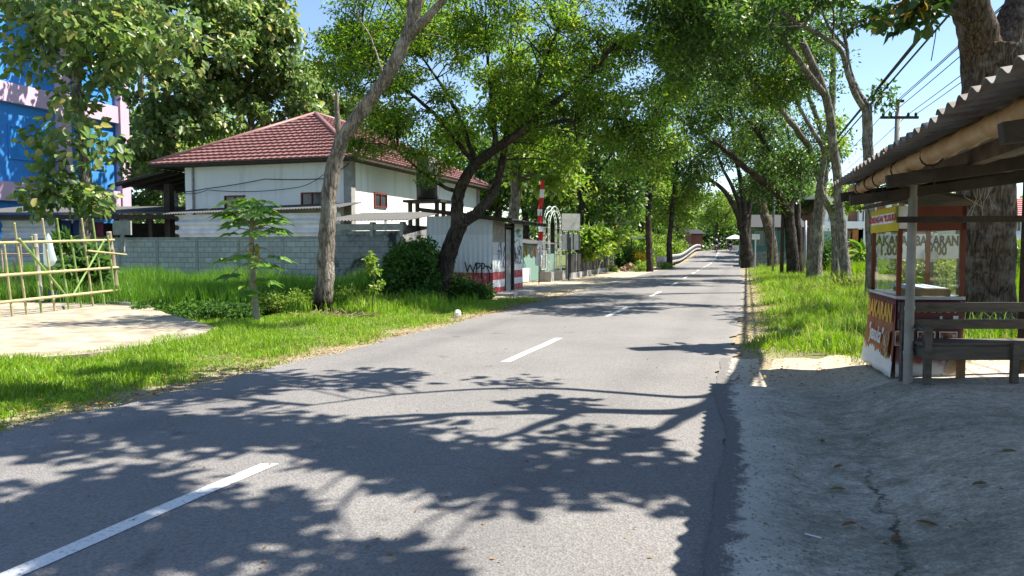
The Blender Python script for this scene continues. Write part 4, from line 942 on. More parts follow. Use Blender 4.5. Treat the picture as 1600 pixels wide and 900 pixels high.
for px, py, Y in ((1475, 15, 13.8), (1467, 20, 13.9), (1484, 22, 13.8)): wire("heavy black cable slung high over the grass verge toward the trees", at(px, py, Y), -10, 62, .0, .022)
# hung wire end
b = MB(); p = at(1463, 45, 9); b.tube([p, at(1461, 60, 9), at(1455, 95, 9)], .006, 5); single("loose_wire", "loose wire end dangling beside the big trunk fork", "wire", b, BLACK)

# ------------------------------------------------------------------ shelter over the yard
BAMBOO_OLD = mat("dry_bamboo", (.34, .27, .19), (.22, .17, .12), 6, .6, stretch=(1, 1, 1), bump=.15, grime=.3)
BAMBOO_GREY = mat("grey_bamboo", (.30, .285, .25), (.2, .19, .165), 4, .65, bump=.2, grime=.35)
BAMBOO_TAN = mat("tan_bamboo", (.48, .30, .15), (.33, .19, .09), 5, .5, bump=.15, grime=.25)
def bamboo(mb, p, q, r, r2=None, step=.32, n=10, wav=0):
    """stem with swollen nodes"""
    p, q = V3(*p), V3(*q); r2 = r2 or r; ln_ = np.linalg.norm(q - p); k = max(int(ln_ / step), 1); pts, rs = [], []
    sd = unit(np.cross(q - p, V3(.3, .5, .8)))
    for i in range(k):
        for f, m in ((.0, 1.1), (.04, 1.16), (.08, .98), (.5, .96), (.93, .99)):
            t = (i + f) / k; pts.append(p + (q - p) * t + sd * wav * math.sin(t * 5)); rs.append((r + (r2 - r) * t) * m)
    pts.append(q); rs.append(r2); mb.tube(pts, rs, n); return mb
shel = thing("market_shelter", "open shelter of bamboo posts and timber under a corrugated roof", "shelter", (4.5, 5, .1))
DS = unit(V3(.28, .96, 0)); NS = V3(DS[1], -DS[0], 0)
RE = V3(3.64, 8.5, 2.27)                              # far end of the roof's road-side edge
def rf(s, t, dz=0): return RE - DS * s + NS * t + UP * (.13 * t + dz)   # s towards the lens, t away from the road
ROOF_Z = zincmat("shelter_zinc", (.20, .19, .175), .45, .6, .15)
for i in range(7):                                     # sheets laid side by side, edges not quite in line
    rr_ = np.random.default_rng(i); b = MB(); j = rr_.uniform(-.05, .05)
    corr(b, rf(i * 1.55 - .02, j, .0 + .012 * (i % 2)), -DS * 1.6, NS * 4.3 + UP * .13 * 4.3, 0, .19, .022, .005); b.build('roof_sheet', ROOF_Z, shel)
b = MB(); bamboo(b, rf(-.22, .28, -.09), rf(11, .3, -.09), .058, .07, .42, 12, .02); b.build('edge_beam', BAMBOO_TAN, shel, smooth=True)
b = MB(); b.bar(rf(-.05, .72, -.11), rf(11, .72, -.11), .09, .12); b.bar(rf(.0, 1.7, -.09), rf(11, 1.7, -.09), .07, .09); b.bar(rf(0, 2.9, -.09), rf(11, 2.9, -.09), .07, .09); b.bar(rf(0, 4.1, -.09), rf(11, 4.1, -.09), .07, .1); b.build('purlin', WOOD, shel)
for s_, dz in ((.08, -.16), (.75, -.24), (2.6, -.2), (5.2, -.2), (8.0, -.2)): b = MB(); b.bar(rf(s_, .1, dz), rf(s_, 4.3, dz), .075, .1); b.build('rafter', WOOD_DARK, shel)
b = MB(); bamboo(b, rf(.45, .15, -.2), rf(.3, 4.2, -.24), .04); b.bar(rf(1.0, .5, -.5), rf(.9, 4.3, -1.0), .05, .06); b.build('rafter', WOOD_DARK, shel)
b = MB(); p = gp(1418, 600, .15); bamboo(b, (p[0], p[1], 0), (p[0] - .0, p[1], 2.32), .047, .043, .44, 12); b.build('post', BAMBOO_GREY, shel, smooth=True)
pq = at(1600, 388, 8.0); b = MB(); b.tube([(pq[0] + .02, 8.0, 0), (pq[0] + .02, 8.0, 2.45)], .05, 10); b.build('post', WOOD_DARK, shel)
for s_ in (4.6, 8.4):
    for t_ in (.72, 4.1): b = MB(); q = rf(s_, t_, -.1); bamboo(b, (q[0], q[1], 0), q, .047, .043, .44, 10); b.build('post', BAMBOO_GREY, shel, smooth=True)
rg2 = np.random.default_rng(4)
for s_ in (.35, .9, 1.35, 2.2, 3.2):                   # cords lashing the bamboo to the sheets
    b = MB(); c_ = rf(s_, .28, -.09); b.tube([c_ + .075 * (math.cos(a) * N + math.sin(a) * UP) + D * .015 * math.sin(2 * a) for a in np.linspace(0, 2 * math.pi, 14)], .006, 5); b.tube([c_ - UP * .07, c_ - UP * .12 + N * .03, c_ - UP * rg2.uniform(.16, .26) + N * .02], .004, 5); b.build('lashing', BLACK, shel)
b = MB(); c_ = rf(.55, .05, .02); b.tube([c_, c_ + N * .05 - UP * .05, c_ + N * .12 - UP * .02, c_ + N * .2 - UP * .12], .008, 5); b.build('blue_cord', mat("blue_cord", (.05, .15, .5), None, 5), shel)
b = MB()
for k in range(9): q = rf(.6 + rg2.normal() * .06, 1.35 + rg2.normal() * .07, -.2); b.tube([q, q - UP * .15 + V3(*rg2.normal(size=3)) * .03, q - UP * rg2.uniform(.2, .4) + V3(*rg2.normal(size=3)) * .05], .003, 4)
b.build('string', mat("pale_string", (.5, .48, .42), None, 5), shel)

# ------------------------------------------------------------------ food stall
O = V3(4.155, 7.97, .13); a1 = unit(V3(.99, -.14, 0)); c1 = unit(V3(.26, .966, 0)); SWd, SDp = .68, 1.36
def sp(x, y, z): return V3(O[0], O[1], 0) + a1 * x + c1 * y + UP * z   # x along the front, y into depth
nf = unit(V3(a1[1], -a1[0], 0)); nl = unit(V3(-c1[1], c1[0], 0))        # outward normals of the front and the road side
stall = thing("food_stall", "maroon food cart with a glass case and grilled snack banners under the shelter", "food stall", O)
MAROON = mat("maroon_paint", (.085, .012, .016), (.06, .01, .012), 5, .55, bump=.1); BROWN_W = mat("red_brown_board", (.16, .035, .014), (.11, .025, .01), 5, .6, bump=.15)
def slab(mb, x0, x1, y0, y1, z0, z1): return mb.hexa([sp(x0, y0, z0), sp(x1, y0, z0), sp(x1, y1, z0), sp(x0, y1, z0)], [sp(x0, y0, z1), sp(x1, y0, z1), sp(x1, y1, z1), sp(x0, y1, z1)])
b = MB(); slab(b, .012, SWd, .012, SDp, .2, 1.0); b.build('cabinet', MAROON, stall)
b = MB(); slab(b, -.01, SWd + .01, -.01, SDp + .01, 1.0, 1.035); b.build('counter', mat("pale_counter", (.42, .44, .46), (.35, .36, .38), 3, .35), stall)
for x_, y_ in ((0, 0), (SWd - .045, 0), (0, SDp - .045), (SWd - .045, SDp - .045)): b = MB(); slab(b, x_, x_ + .045, y_, y_ + .045, 1.036, 2.0); b.build('post', BROWN_W, stall)
for x_, y_ in ((.08, .1), (SWd - .1, .1), (.08, SDp - .1), (SWd - .1, SDp - .1)): b = MB(); slab(b, x_, x_ + .05, y_, y_ + .05, .1, .2); b.build('leg', WOOD_DARK, stall)
GL = NT("thin_glass"); tr_ = GL.add("ShaderNodeBsdfTransparent"); tr_.inputs[0].default_value = (.93, .95, .95, 1); gl_ = GL.add("ShaderNodeBsdfGlossy", i_Roughness=.03); fr_ = GL.add("ShaderNodeLayerWeight", i_Blend=.5); mx_ = GL.add("ShaderNodeMixShader")
dirt = GL.math('ADD', GL.math('MULTIPLY', GL.math('POWER', fr_.outputs[1], 5.0), .5), .03); GL.link(dirt, mx_.inputs[0]); GL.link(tr_.outputs[0], mx_.inputs[1]); GL.link(gl_.outputs[0], mx_.inputs[2]); GL.link(mx_.outputs[0], GL.out.inputs[0]); GLASS = GL.m
for nm, args in (('glass_pane', (.018, .022, .05, SDp - .05)), ('glass_pane', (.05, SWd - .05, .018, .022)), ('glass_pane', (SWd - .022, SWd - .018, .05, SDp - .05)), ('glass_pane', (.05, SWd - .05, SDp - .022, SDp - .018))): b = MB(); slab(b, *args, 1.04, 1.74); b.build(nm, GLASS, stall)
b = MB(); slab(b, .0, SWd, .0, .02, 1.75, 2.0); slab(b, 0, SWd, SDp - .02, SDp, 1.75, 2.0); slab(b, SWd - .02, SWd, .021, SDp - .021, 1.75, 2.0); slab(b, .0, .02, .021, SDp - .021, 1.75, 2.0); b.build('fascia', BROWN_W, stall)
b = MB(); b.hexa([sp(-.14, -.16, 2.03), sp(SWd / 2, -.16, 2.12), sp(SWd / 2, SDp + .16, 2.12), sp(-.14, SDp + .16, 2.03)], [sp(-.14, -.16, 2.06), sp(SWd / 2, -.16, 2.15), sp(SWd / 2, SDp + .16, 2.15), sp(-.14, SDp + .16, 2.06)])
b.hexa([sp(SWd / 2, -.16, 2.12), sp(SWd + .14, -.16, 2.03), sp(SWd + .14, SDp + .16, 2.03), sp(SWd / 2, SDp + .16, 2.12)], [sp(SWd / 2, -.16, 2.15), sp(SWd + .14, -.16, 2.06), sp(SWd + .14, SDp + .16, 2.06), sp(SWd / 2, SDp + .16, 2.15)]); b.build('roof', WOOD_DARK, stall)
# header sign on the road side
YEL = mat("yellow_vinyl", (.56, .44, .012), (.45, .36, .01), 3, .5, bump=0, grime=.1); RED_P = mat("red_print", (.40, .02, .04), None, 5, .5, bump=0, grime=0); WH_P = mat("white_print", (.75, .75, .74), None, 5, .5, bump=0, grime=0)
b = MB(); slab(b, -.014, -.002, -.02, SDp + .01, 1.74, 2.01); hs = b.build('header_sign', YEL, stall)
b = MB(); slab(b, -.017, -.015, .14, SDp - .06, 1.83, 1.945); b.build('lettering_panel', WH_P, hs)
ax_l = -c1                                             # reading direction on the road side (towards the lens)
text('GORENGAN "KUSUKA"', .1, RED_P, hs, sp(-.0185, SDp / 2 + .04, 1.886), ax_l, UP, 'lettering', sx=1.42, bold=.003)
b = MB(); b.hexa([sp(-.018, -.02, 1.86), sp(-.018, .08, 1.86), sp(-.0155, .08, 1.86), sp(-.0155, -.02, 1.86)], [sp(-.018, -.02, 2.0), sp(-.018, .05, 2.0), sp(-.0155, .05, 2.0), sp(-.0155, -.02, 2.0)]); b.build('leaf_print', mat("green_print", (.03, .14, .03), (.12, .3, .05), 12, .5, bump=0), hs)
b = MB(); slab(b, .002, .11, -.006, -.002, 1.76, 2.0); b.build('white_edge', WH_P, hs)
# banner on the road side: maroon to brown, white torn-paper hem, hanging a little loose
def bannermat(name, along, l0, z_split):
    s = NT(name); o = s.geo(); spz = s.add("ShaderNodeSeparateXYZ"); s.link(o, spz.inputs[0]); x = s.dot(o, tuple(along))
    teeth = s.math('ADD', s.math('MULTIPLY', s.math('PINGPONG', s.math('MULTIPLY', x, 1.0), .045), 1.1), s.math('MULTIPLY', s.noise(o, 7, 4), .22))
    zz = s.math('SUBTRACT', s.math('SUBTRACT', spz.outputs[2], teeth), z_split)
    col = s.ramp(s.math('MULTIPLY', s.math('SUBTRACT', spz.outputs[2], .35), 1.6), [(.15, (.30, .075, .022)), (.62, (.22, .05, .025)), (.85, (.12, .016, .02))])
    col = s.mix(s.ramp(zz, [(.0, (1,) * 3), (.001, (0,) * 3)], 'CONSTANT'), col, (.70, .69, .67))
    fo = s.noise(s.scalev(o, (6, 6, .8)), 1.2, 3); s.bump(fo, .25, .06)
    return s.fin(col, .5, 0, .4)
b = MB(); Y0, Y1 = -.03, SDp + .03; nn_ = 16; zs_ = np.linspace(1.005, .16, 14); vs = []
for z in zs_:
    fl = .10 * ((1.0 - z) / .85) ** 2
    for k in range(nn_ + 1): y_ = Y0 + (Y1 - Y0) * k / nn_; vs.append(sp(-.012 - fl * (.5 + .5 * k / nn_) - .012 * math.sin(k * 1.1) * (1 - z), y_ - fl * .3, z + .03 * (k / nn_) * 0))
b.add(vs, [(i * (nn_ + 1) + k, i * (nn_ + 1) + k + 1, (i + 1) * (nn_ + 1) + k + 1, (i + 1) * (nn_ + 1) + k) for i in range(len(zs_) - 1) for k in range(nn_)])
bs_ = b.build('side_banner', bannermat("side_banner_print", c1, 0, .22), stall, smooth=True); md = bs_.modifiers.new("t", 'SOLIDIFY'); md.thickness = .004
ORANGE_P = mat("orange_print", (.62, .33, .03), None, 5, .5, bump=0, grime=0); 
text('BAKARAN', .27, ORANGE_P, bs_, sp(-.040, SDp / 2 - .02, .825), ax_l, UP - .02 * V3(*nl), 'lettering', sx=1.02, bold=.012, shear=.12)
text('"yasuka"', .25, WH_P, bs_, sp(-.066, SDp / 2 + .02, .55), ax_l, UP - .12 * V3(*nl), 'lettering', sx=.9, bold=.004, shear=.1)
b = MB(); b.hexa([sp(-.085, .02, .35), sp(-.085, .32, .36), sp(-.08, .32, .36), sp(-.08, .02, .35)], [sp(-.055, .02, .66), sp(-.055, .3, .6), sp(-.05, .3, .6), sp(-.05, .02, .66)])
FOOD = NT("food_photo_print"); fo_ = FOOD.obj(); vf = FOOD.add("ShaderNodeTexVoronoi", i_Scale=28.0); FOOD.link(fo_, vf.inputs["Vector"]); FOOD_M = FOOD.fin(FOOD.ramp(vf.outputs["Color"], [(.2, (.05, .015, .01)), (.45, (.22, .04, .02)), (.7, (.36, .16, .05)), (.95, (.5, .42, .3))]), .5)
b.build('food_photo', FOOD_M, bs_)
# front banner
b = MB(); vs = []; X0, X1 = .0, SWd - .005
for z in zs_:
    fl = .03 * ((1.0 - z) / .85) ** 2
    for k in range(13): vs.append(sp(X0 + (X1 - X0) * k / 12, -.006 - fl - .006 * math.sin(k * 1.3) * (1 - z), z))
b.add(vs, [(i * 13 + k, i * 13 + k + 1, (i + 1) * 13 + k + 1, (i + 1) * 13 + k) for i in range(len(zs_) - 1) for k in range(12)])
def front_print():
    s = NT("front_banner_print"); o = s.geo(); spz = s.add("ShaderNodeSeparateXYZ"); s.link(o, spz.inputs[0]); x = s.dot(o, tuple(a1)); 
    col = s.ramp(s.math('ADD', spz.outputs[2], s.math('MULTIPLY', s.math('SUBTRACT', s.noise(o, 9, 4), .5), .2)), [(.28, (.55, .54, .53)), (.36, (.22, .06, .05)), (.5, (.10, .01, .02)), (.95, (.085, .01, .018))])
    return s.fin(col, .5)
fb = b.build('front_banner', front_print(), stall, smooth=True); md = fb.modifiers.new("t", 'SOLIDIFY'); md.thickness = .003
text('BAKARAN', .11, ORANGE_P, fb, sp(SWd / 2 + .0, -.016, .90), a1, UP, 'lettering', sx=1.05, bold=.006)
text('"yasuka"', .15, WH_P, fb, sp(SWd / 2 + .03, -.022, .76), a1, UP, 'lettering', sx=1.0, bold=.006)
for x_ in (.07, .30, .52):
    b = MB(); slab(b, x_ - .085, x_ + .095, -.032, -.028, .50, .66); f_ = b.build('photo_frame', WH_P, fb); b = MB(); slab(b, x_ - .075, x_ + .085, -.036, -.033, .51, .65); b.build('food_photo', FOOD_M, f_)
# printed hand: a flat outline with thumb and finger crossed
hp = [(0, 0), (.05, -.02), (.11, .0), (.13, .05), (.115, .09), (.13, .12), (.11, .15), (.085, .16), (.10, .21), (.085, .225), (.06, .18), (.035, .20), (.02, .19), (.045, .14), (.01, .09)]
b = MB(); b.add([sp(.49 + x * .9, -.044, .22 + z * .9) for x, z in hp] + [sp(.49 + x * .9, -.041, .22 + z * .9) for x, z in hp], [tuple(range(len(hp))), tuple(range(len(hp), 2 * len(hp)))[::-1]] + [(i, len(hp) + i, len(hp) + (i + 1) % len(hp), (i + 1) % len(hp)) for i in range(len(hp))]); b.build('printed_hand', mat("cream_print", (.42, .33, .22), None, 5, .5, bump=0, grime=0), fb)
# things in the case
tb = thing("snack_tray", "shallow wooden tray lined with pale cloth inside the glass case", "tray", sp(.36, .3, 1.035))
b = MB(); slab(b, .2, .56, .06, 1.05, 1.036, 1.11); b.build('tray', mat("carton_brown", (.22, .12, .06), (.15, .08, .04), 6, .8), tb); b = MB(); slab(b, .1, .55, .1, 1.1, 1.112, 1.118); b.build('cloth', mat("pale_cloth", (.55, .6, .64), (.5, .54, .58), 2, .7), tb)
b = MB(); b.lathe(sp(.60, .35, 1.036), [(.028, 0), (.03, .06), (.03, .07)], 12); single("small_cup", "small dark cup with a skewer standing in the glass case", "cup", b.tube([sp(.6, .35, 1.05), sp(.59, .35, 1.3)], .004, 5), BLACK)
# price board on a post behind the stall
pbd = thing("price_board", "grey price board on a post reading the snack price behind the glass case", "sign", at(1453, 470, 10.3))
q0, q1 = at(1372, 366, 10.3), at(1497, 404, 10.3); b = MB(); b.box(((q0[0] + q1[0]) / 2, 10.3, (q0[2] + q1[2]) / 2), (q1[0] - q0[0], .02, q0[2] - q1[2])); b.build('board', mat("grey_board", (.66, .66, .64), (.56, .56, .54), 3, .8), pbd)
for px in (1464, 1395):
    text('BAKARAN', .19, BLACK, pbd, at(px, 377, 10.286), (1, 0, 0), UP, 'lettering', bold=.007, sx=.7); text('1.000', .19, BLACK, pbd, at(px - 3, 392, 10.286), (1, 0, 0), UP, 'lettering', bold=.006, sx=.78)
b = MB(); p = at(1454, 400, 10.32); b.box((p[0], 10.33, .75), (.085, .03, 1.7)); b.build('post', WOOD_DARK, pbd)
hx = [at(x, y, 10.24) for x, y in ((1443, 396), (1462, 392), (1467, 399), (1460, 409), (1450, 410), (1442, 403))]
b = MB(); b.hexa(hx, [p - V3(0, .012, 0) for p in hx]); b.build('paper_tag', mat("worn_paper", (.45, .43, .4), None, 6), pbd)

# bench before the stall
bench = thing("wooden_bench", "long grey weathered wooden bench with a slatted back in the shelter", "bench", (5.0, 7.5, .15))
BW = mat("bench_timber", (.125, .105, .085), (.06, .05, .04), 4, .75, stretch=(1, 6, 6), bump=.35, bsc=25)
def bx(px, Y): return float(at(px, 388, Y)[0])
xl, xr = bx(1450, 7.4), bx(1450, 7.4) + 2.1; zg = .12
b = MB(); b.box(((xl + xr) / 2, 7.58, .585), (xr - xl + .06, .36, .035)); b.build('seat', BW, bench, bevel=.006)
b = MB(); b.box(((xl + xr) / 2, 7.41, .495), (xr - xl, .03, .14)); b.build('apron', BW, bench)
for x_ in (xl + .02, bx(1590, 7.4)): b = MB(); b.box((x_, 7.385, (.72 if x_ < xl + .1 else .56) / 2 + zg / 2 + .02), (.065, .05, (.72 if x_ < xl + .1 else .56) - zg + .04)); b.build('leg', BW, bench)
for x_ in (xl - .02, bx(1508, 7.75), bx(1590, 7.4) + .7): b = MB(); b.box((x_, 7.76, (.98 if x_ < xl + .1 else .56) / 2 + zg / 2), (.075, .045, (.98 if x_ < xl + .1 else .56) - zg)); b.build('leg', mat("warm_leg_timber", (.26, .15, .07), None, 4) if x_ > xl + .1 and "warm_leg_timber" not in bpy.data.materials else BW, bench)
for z_ in (.93, .75): b = MB(); b.box(((xl + xr) / 2 - .02, 7.79, z_), (xr - xl + .1, .028, .10)); b.build('back_rail', BW, bench)
b = MB(); b.bar((xl, 7.74, .78), (xl + .01, 7.385, .72), .05, .03); b.bar((xl, 7.74, .5), (xl + .01, 7.385, .5), .04, .1); b.build('armrest', BW, bench)

# ------------------------------------------------------------------ bamboo gate on the ramp
def gt(px, py, off=0): 
    Y = 16.0 + 4.0 * px / 188; p = at(px, py, Y); return p + V3(off, 0, 0)
gate = thing("bamboo_gate", "green and yellow bamboo gate standing across the concrete ramp", "gate", (-11, 18, .03))
G1 = mat("green_bamboo", (.16, .30, .06), (.30, .36, .14), 2.2, .55, bump=.15, grime=.3); G2 = mat("yellow_bamboo", (.44, .38, .22), (.30, .30, .13), 2.4, .55, bump=.15, grime=.35)
for (x0, y0, x1, y1) in ((0, 379, 178, 375), (0, 431, 184, 418), (0, 474, 188, 453)):
    b = MB(); bamboo(b, gt(x0 - 22, y0 + 1), gt(x1, y1), .036 if y0 > 400 else .033, None, .38); b.build('rail', G2, gate, smooth=True)
for i, (x0, y0, x1, y1) in enumerate(((-20, 350, -6, 507), (0, 382, 14, 503), (16, 348, 37, 500), (43, 369, 60, 497), (60, 341, 81, 493), (83, 341, 103, 491), (105, 368, 123, 488), (122, 341, 141, 486), (139, 342, 159, 483), (163, 368, 177, 480))):
    b = MB(); bamboo(b, gt(x1, y1, .09), gt(x0, y0, .09), .027, .022, .34, 8); b.build('bar', G1 if i in (3, 5, 6, 8, 9) else G2, gate, smooth=True)
for x0, y0, x1, y1 in ((19, 373, 97, 466), (153, 377, 104, 462), (128, 392, 189, 398)): b = MB(); bamboo(b, gt(x0, y0, .15), gt(x1, y1, .15), .028, .024, .4, 8); b.build('brace', G1 if x0 != 128 else G2, gate, smooth=True)
b = MB(); bamboo(b, gt(192, 474, -.12), gt(177, 362, -.12), .075, .065, .4); b.build('post', BAMBOO_OLD, gate, smooth=True)
b = MB(); p0, p1 = at(54, 366, 18.2), at(64, 470, 18.2); bamboo(b, p1, p0, .06); b.build('post', BAMBOO_GREY, gate, smooth=True)
kb = MB(); kb.prism([gp(150, 477), gp(205, 482), gp(200, 474), gp(150, 470)], (0, 0, .14)); single("concrete_kerb", "short concrete kerb block at the foot of the gate post", "kerb", kb, CEMENT)
bf = thing("bamboo_fence", "thin old bamboo fence behind the gate before the rice", "fence", at(80, 450, 21.5))
b = MB()
for y_ in (397, 455): bamboo(b, at(-40, y_, 21.5), at(185, y_, 21.5), .025)
b.build('rail', BAMBOO_OLD, bf)
for k, px in enumerate((-22, 7, 26, 37, 64, 84, 101, 117, 150, 167, 183)): b = MB(); q = at(px, 388, 21.45); bamboo(b, (q[0], 21.45, -.1), (q[0] - .1, 21.45, 1.75 - .25 * (k % 3)), .026); b.build('picket', BAMBOO_OLD, bf)
bg_ = MB(); pc = at(75, 366, 18.1); rr = np.random.default_rng(8)
prof = [(.01, .02), (.05, -.08), (.09, -.2), (.12, -.45), (.13, -.62), (.10, -.74), (.02, -.8)]; vs = []
for r_, z_ in prof:
    for k in range(14): a = 2 * math.pi * k / 14; q = r_ * (1 + .25 * math.sin(3 * a + z_ * 9) + rr.normal() * .06); vs.append(pc + V3(q * math.cos(a) * 1.1, q * math.sin(a) * .5, z_))
bg_.add(vs, [(i * 14 + k, i * 14 + (k + 1) % 14, (i + 1) * 14 + (k + 1) % 14, (i + 1) * 14 + k) for i in range(len(prof) - 1) for k in range(14)])
single("plastic_bag", "white plastic bag hung on the bamboo gate post", "bag", bg_, leafmat("white_film", [(.62, .7, .72)], .4, .3), smooth=True)
sb = MB(); p = at(92, 458, 20.6); sb.box((p[0], 20.6, .22), (.55, .3, .3), (1, .2, .1)); single("blue_sack", "blue sack lying behind the bamboo gate", "sack", sb, mat("blue_plastic", (.03, .12, .42), (.02, .08, .3), 5, .5), bevel=.07)
cb = MB(); p = at(191, 356, 29.0); cb.box(p, (.7, .1, .55)); cb.box(p - UP * .55, (.14, .09, .8)); single("concrete_post_stub", "square grey concrete plate on a short stub over the block wall", "post", cb, CEMENT)

# striped banner, cloths, small litter
fl = thing("striped_banner", "tall narrow red and white banner on a thin pole beside the kiosk", "banner", at(842, 442, 31.5))
b = MB(); p = at(842, 442, 31.5); pt = at(846, 282, 31.5); b.tube([(p[0], 31.5, -.05), (p[0] + .02, 31.5, 2.2), (pt[0], 31.5, pt[2])], .022, 6); b.build('pole', METAL_DARK, fl)
REDC = mat("red_cloth", (.62, .03, .03), (.5, .025, .025), 3, .8, bump=.1, grime=0); WHC = mat("white_cloth", (.78, .78, .78), (.7, .7, .7), 3, .8, bump=.1, grime=0)
seg = [282, 296, 309, 327, 337, 349, 362, 376, 390, 403, 416]
for i in range(len(seg) - 1):
    b = MB(); y0, y1 = seg[i], seg[i + 1]; wv = lambda y: 1.6 * math.sin(y * .09) - (y - 282) * .03; wd0 = 5 if i else 4
    qs = [at(846 + wv(y0) - wd0 * .2 - 2, y0, 31.45), at(846 + wv(y0) + wd0 * .8, y0, 31.5), at(846 + wv(y1) + wd0 * .8, y1, 31.55), at(846 + wv(y1) - wd0 * .2 - 2, y1, 31.45)]
    b.hexa(qs, [q - V3(.004, .012, 0) for q in qs]); b.build('red_panel' if i % 2 == 0 else 'white_panel', REDC if i % 2 == 0 else WHC, fl)
for i, (px, py, w_, h_, m_) in enumerate(((818, 384, 7, 17, mat("yellow_rag", (.6, .52, .2), (.5, .4, .15), 3, .9)), (829, 384, 10, 18, mat("cream_rag", (.62, .5, .34), (.6, .3, .2), 2, .9)), (837, 366, 10, 26, WHC))):
    b = MB(); Y = 27.5 if i < 2 else 31.2; vs = []
    for r_ in range(7):
        for k in range(6): q = at(px + w_ * k / 5 + 1.0 * math.sin(r_ + k), py + h_ * r_ / 6 + (2.5 * math.sin(k * 2.1) if r_ == 6 else 0) + (22 if i == 2 else 0), Y); vs.append(q + V3(0, .05 * math.sin(k * 2.3 + r_ * .4), 0))
    b.add(vs, [(r_ * 6 + k, r_ * 6 + k + 1, r_ * 6 + k + 7, r_ * 6 + k + 6) for r_ in range(6) for k in range(5)])
    o = single("hanging_cloth" if i < 2 else "paper_poster", ("pale yellow cloth hung under the kiosk eave", "cream cloth with a ragged hem hung beside the yellow one", "white poster tied low on the striped banner pole")[i], "cloth" if i < 2 else "poster", b, m_); md = o.modifiers.new("t", 'SOLIDIFY'); md.thickness = .006
b = MB(); p = gpt(715, 495, .02); b.lathe(p, [(.05, 0), (.07, .04), (.08, .1), (.05, .15), (.02, .16)], 10); single("paper_cup", "crumpled white paper cup lying in the shaded verge grass", "litter", b, WHC)
b = MB(); rr = np.random.default_rng(12); c0 = gpt(512, 497)
for k in range(90): a = c0 + V3(rr.normal() * .42, rr.normal() * .22, abs(rr.normal()) * .05 + .02); q = unit(rr.normal(size=3) * V3(1, .8, .25)) * rr.uniform(.12, .5); b.tube([a - q / 2, a + V3(0, 0, rr.normal() * .02), a + q / 2], rr.uniform(.005, .014), 5)
tag(single("twig_pile", "pile of dry pale twigs at the foot of the leaning tree", "twigs", b, mat("dry_twigs", (.34, .25, .16), (.2, .14, .09), 8, .9)), kind='stuff')
DRYL = [mat("dry_leaf_brown", (.24, .12, .05), (.16, .08, .035), 20, .7), mat("dry_leaf_olive", (.16, .15, .06), (.1, .09, .04), 20, .7)]
for px, py, m_, an, lb_ in ((1327, 820, 0, .3, "brown dead leaf lying left of the crack in the yard"), (1448, 818, 0, 2.6, "brown dead leaf lying right of the crack in the yard"), (1400, 843, 0, .6, "curled brown leaf lying in the crack of the yard"),
                           (1308, 765, 1, 0, "olive dead leaf on the open cement near the road"), (1310, 730, 0, .5, "narrow dark leaf beyond the olive one on the cement"), (1576, 706, 1, 0, "broad dark leaf alone on the right of the yard"), (1285, 690, 1, 1, "small olive leaf in the hollow of the yard"), (1530, 757, 1, .2, "thin dark leaf stalk lying on the raised yard")):
    p = gpt(px, py, .035); b = MB(); ca, sa = math.cos(an), math.sin(an); l_, w_ = .055, .018
    pts = [(-l_, 0, 0), (-.3 * l_, w_, .012), (.5 * l_, w_ * .8, .015), (l_, 0, .004), (.5 * l_, -w_ * .8, .012), (-.3 * l_, -w_, .01)]; q = [p + V3(x * ca - y * sa, x * sa + y * ca, z) for x, y, z in pts]
    b.add(q, [(0, 1, 2, 3), (0, 3, 4, 5)]); o = single("fallen_leaf", lb_, "leaf", b, DRYL[m_]); md = o.modifiers.new("t", 'SOLIDIFY'); md.thickness = .002
b = MB(); p = gpt(1270, 837, .035); b.tube([p - V3(.03, -.03, 0), p, p + V3(.03, -.04, .004)], .004, 6); single("white_stick", "little white stick lying on the cement by the road", "stick", b, WHC)

# ------------------------------------------------------------------ trees and plants
BARK_LEAN = barkmat("flaking_bark", (.34, .29, .245), (.13, .105, .085), (.48, .43, .37), 1.0, base_dark=.75)
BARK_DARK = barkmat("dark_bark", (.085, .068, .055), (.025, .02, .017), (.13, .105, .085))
BARK_BIG = barkmat("rugged_bark", (.16, .115, .08), (.045, .03, .022), (.26, .22, .19), 1.3)
LF_TEAK = leafmat("teak_leaves", [(.07, .12, .035), (.11, .17, .05), (.15, .22, .065), (.22, .29, .10), (.08, .14, .045), (.28, .32, .11), (.12, .19, .055), (.06, .11, .035), (.14, .20, .065), (.10, .16, .05), (.30, .27, .10)], .45, .38, .5, 1.7)
LF_RAIN = leafmat("pinnate_leaves", [(.065, .135, .018), (.10, .19, .026), (.14, .24, .035), (.08, .155, .02), (.20, .30, .05), (.26, .29, .06)], .5, .5, .3, 1.7)
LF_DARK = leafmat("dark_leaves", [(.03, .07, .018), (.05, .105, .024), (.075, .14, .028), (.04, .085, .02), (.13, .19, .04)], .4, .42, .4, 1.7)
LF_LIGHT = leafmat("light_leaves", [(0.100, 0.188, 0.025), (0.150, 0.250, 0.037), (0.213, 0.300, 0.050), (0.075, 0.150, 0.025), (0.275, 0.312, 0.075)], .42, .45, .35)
LF_BIG = leafmat("lobed_leaves", [(.03, .065, .015), (.045, .09, .02), (.06, .11, .025), (.35, .22, .03), (.05, .08, .02), (.04, .08, .02), (.03, .06, .015)], .3, .45, .35)
LF_BUSH = leafmat("bush_leaves", [(.035, .085, .018), (.06, .13, .026), (.09, .17, .035), (.045, .10, .02)], .35, .6, .2)

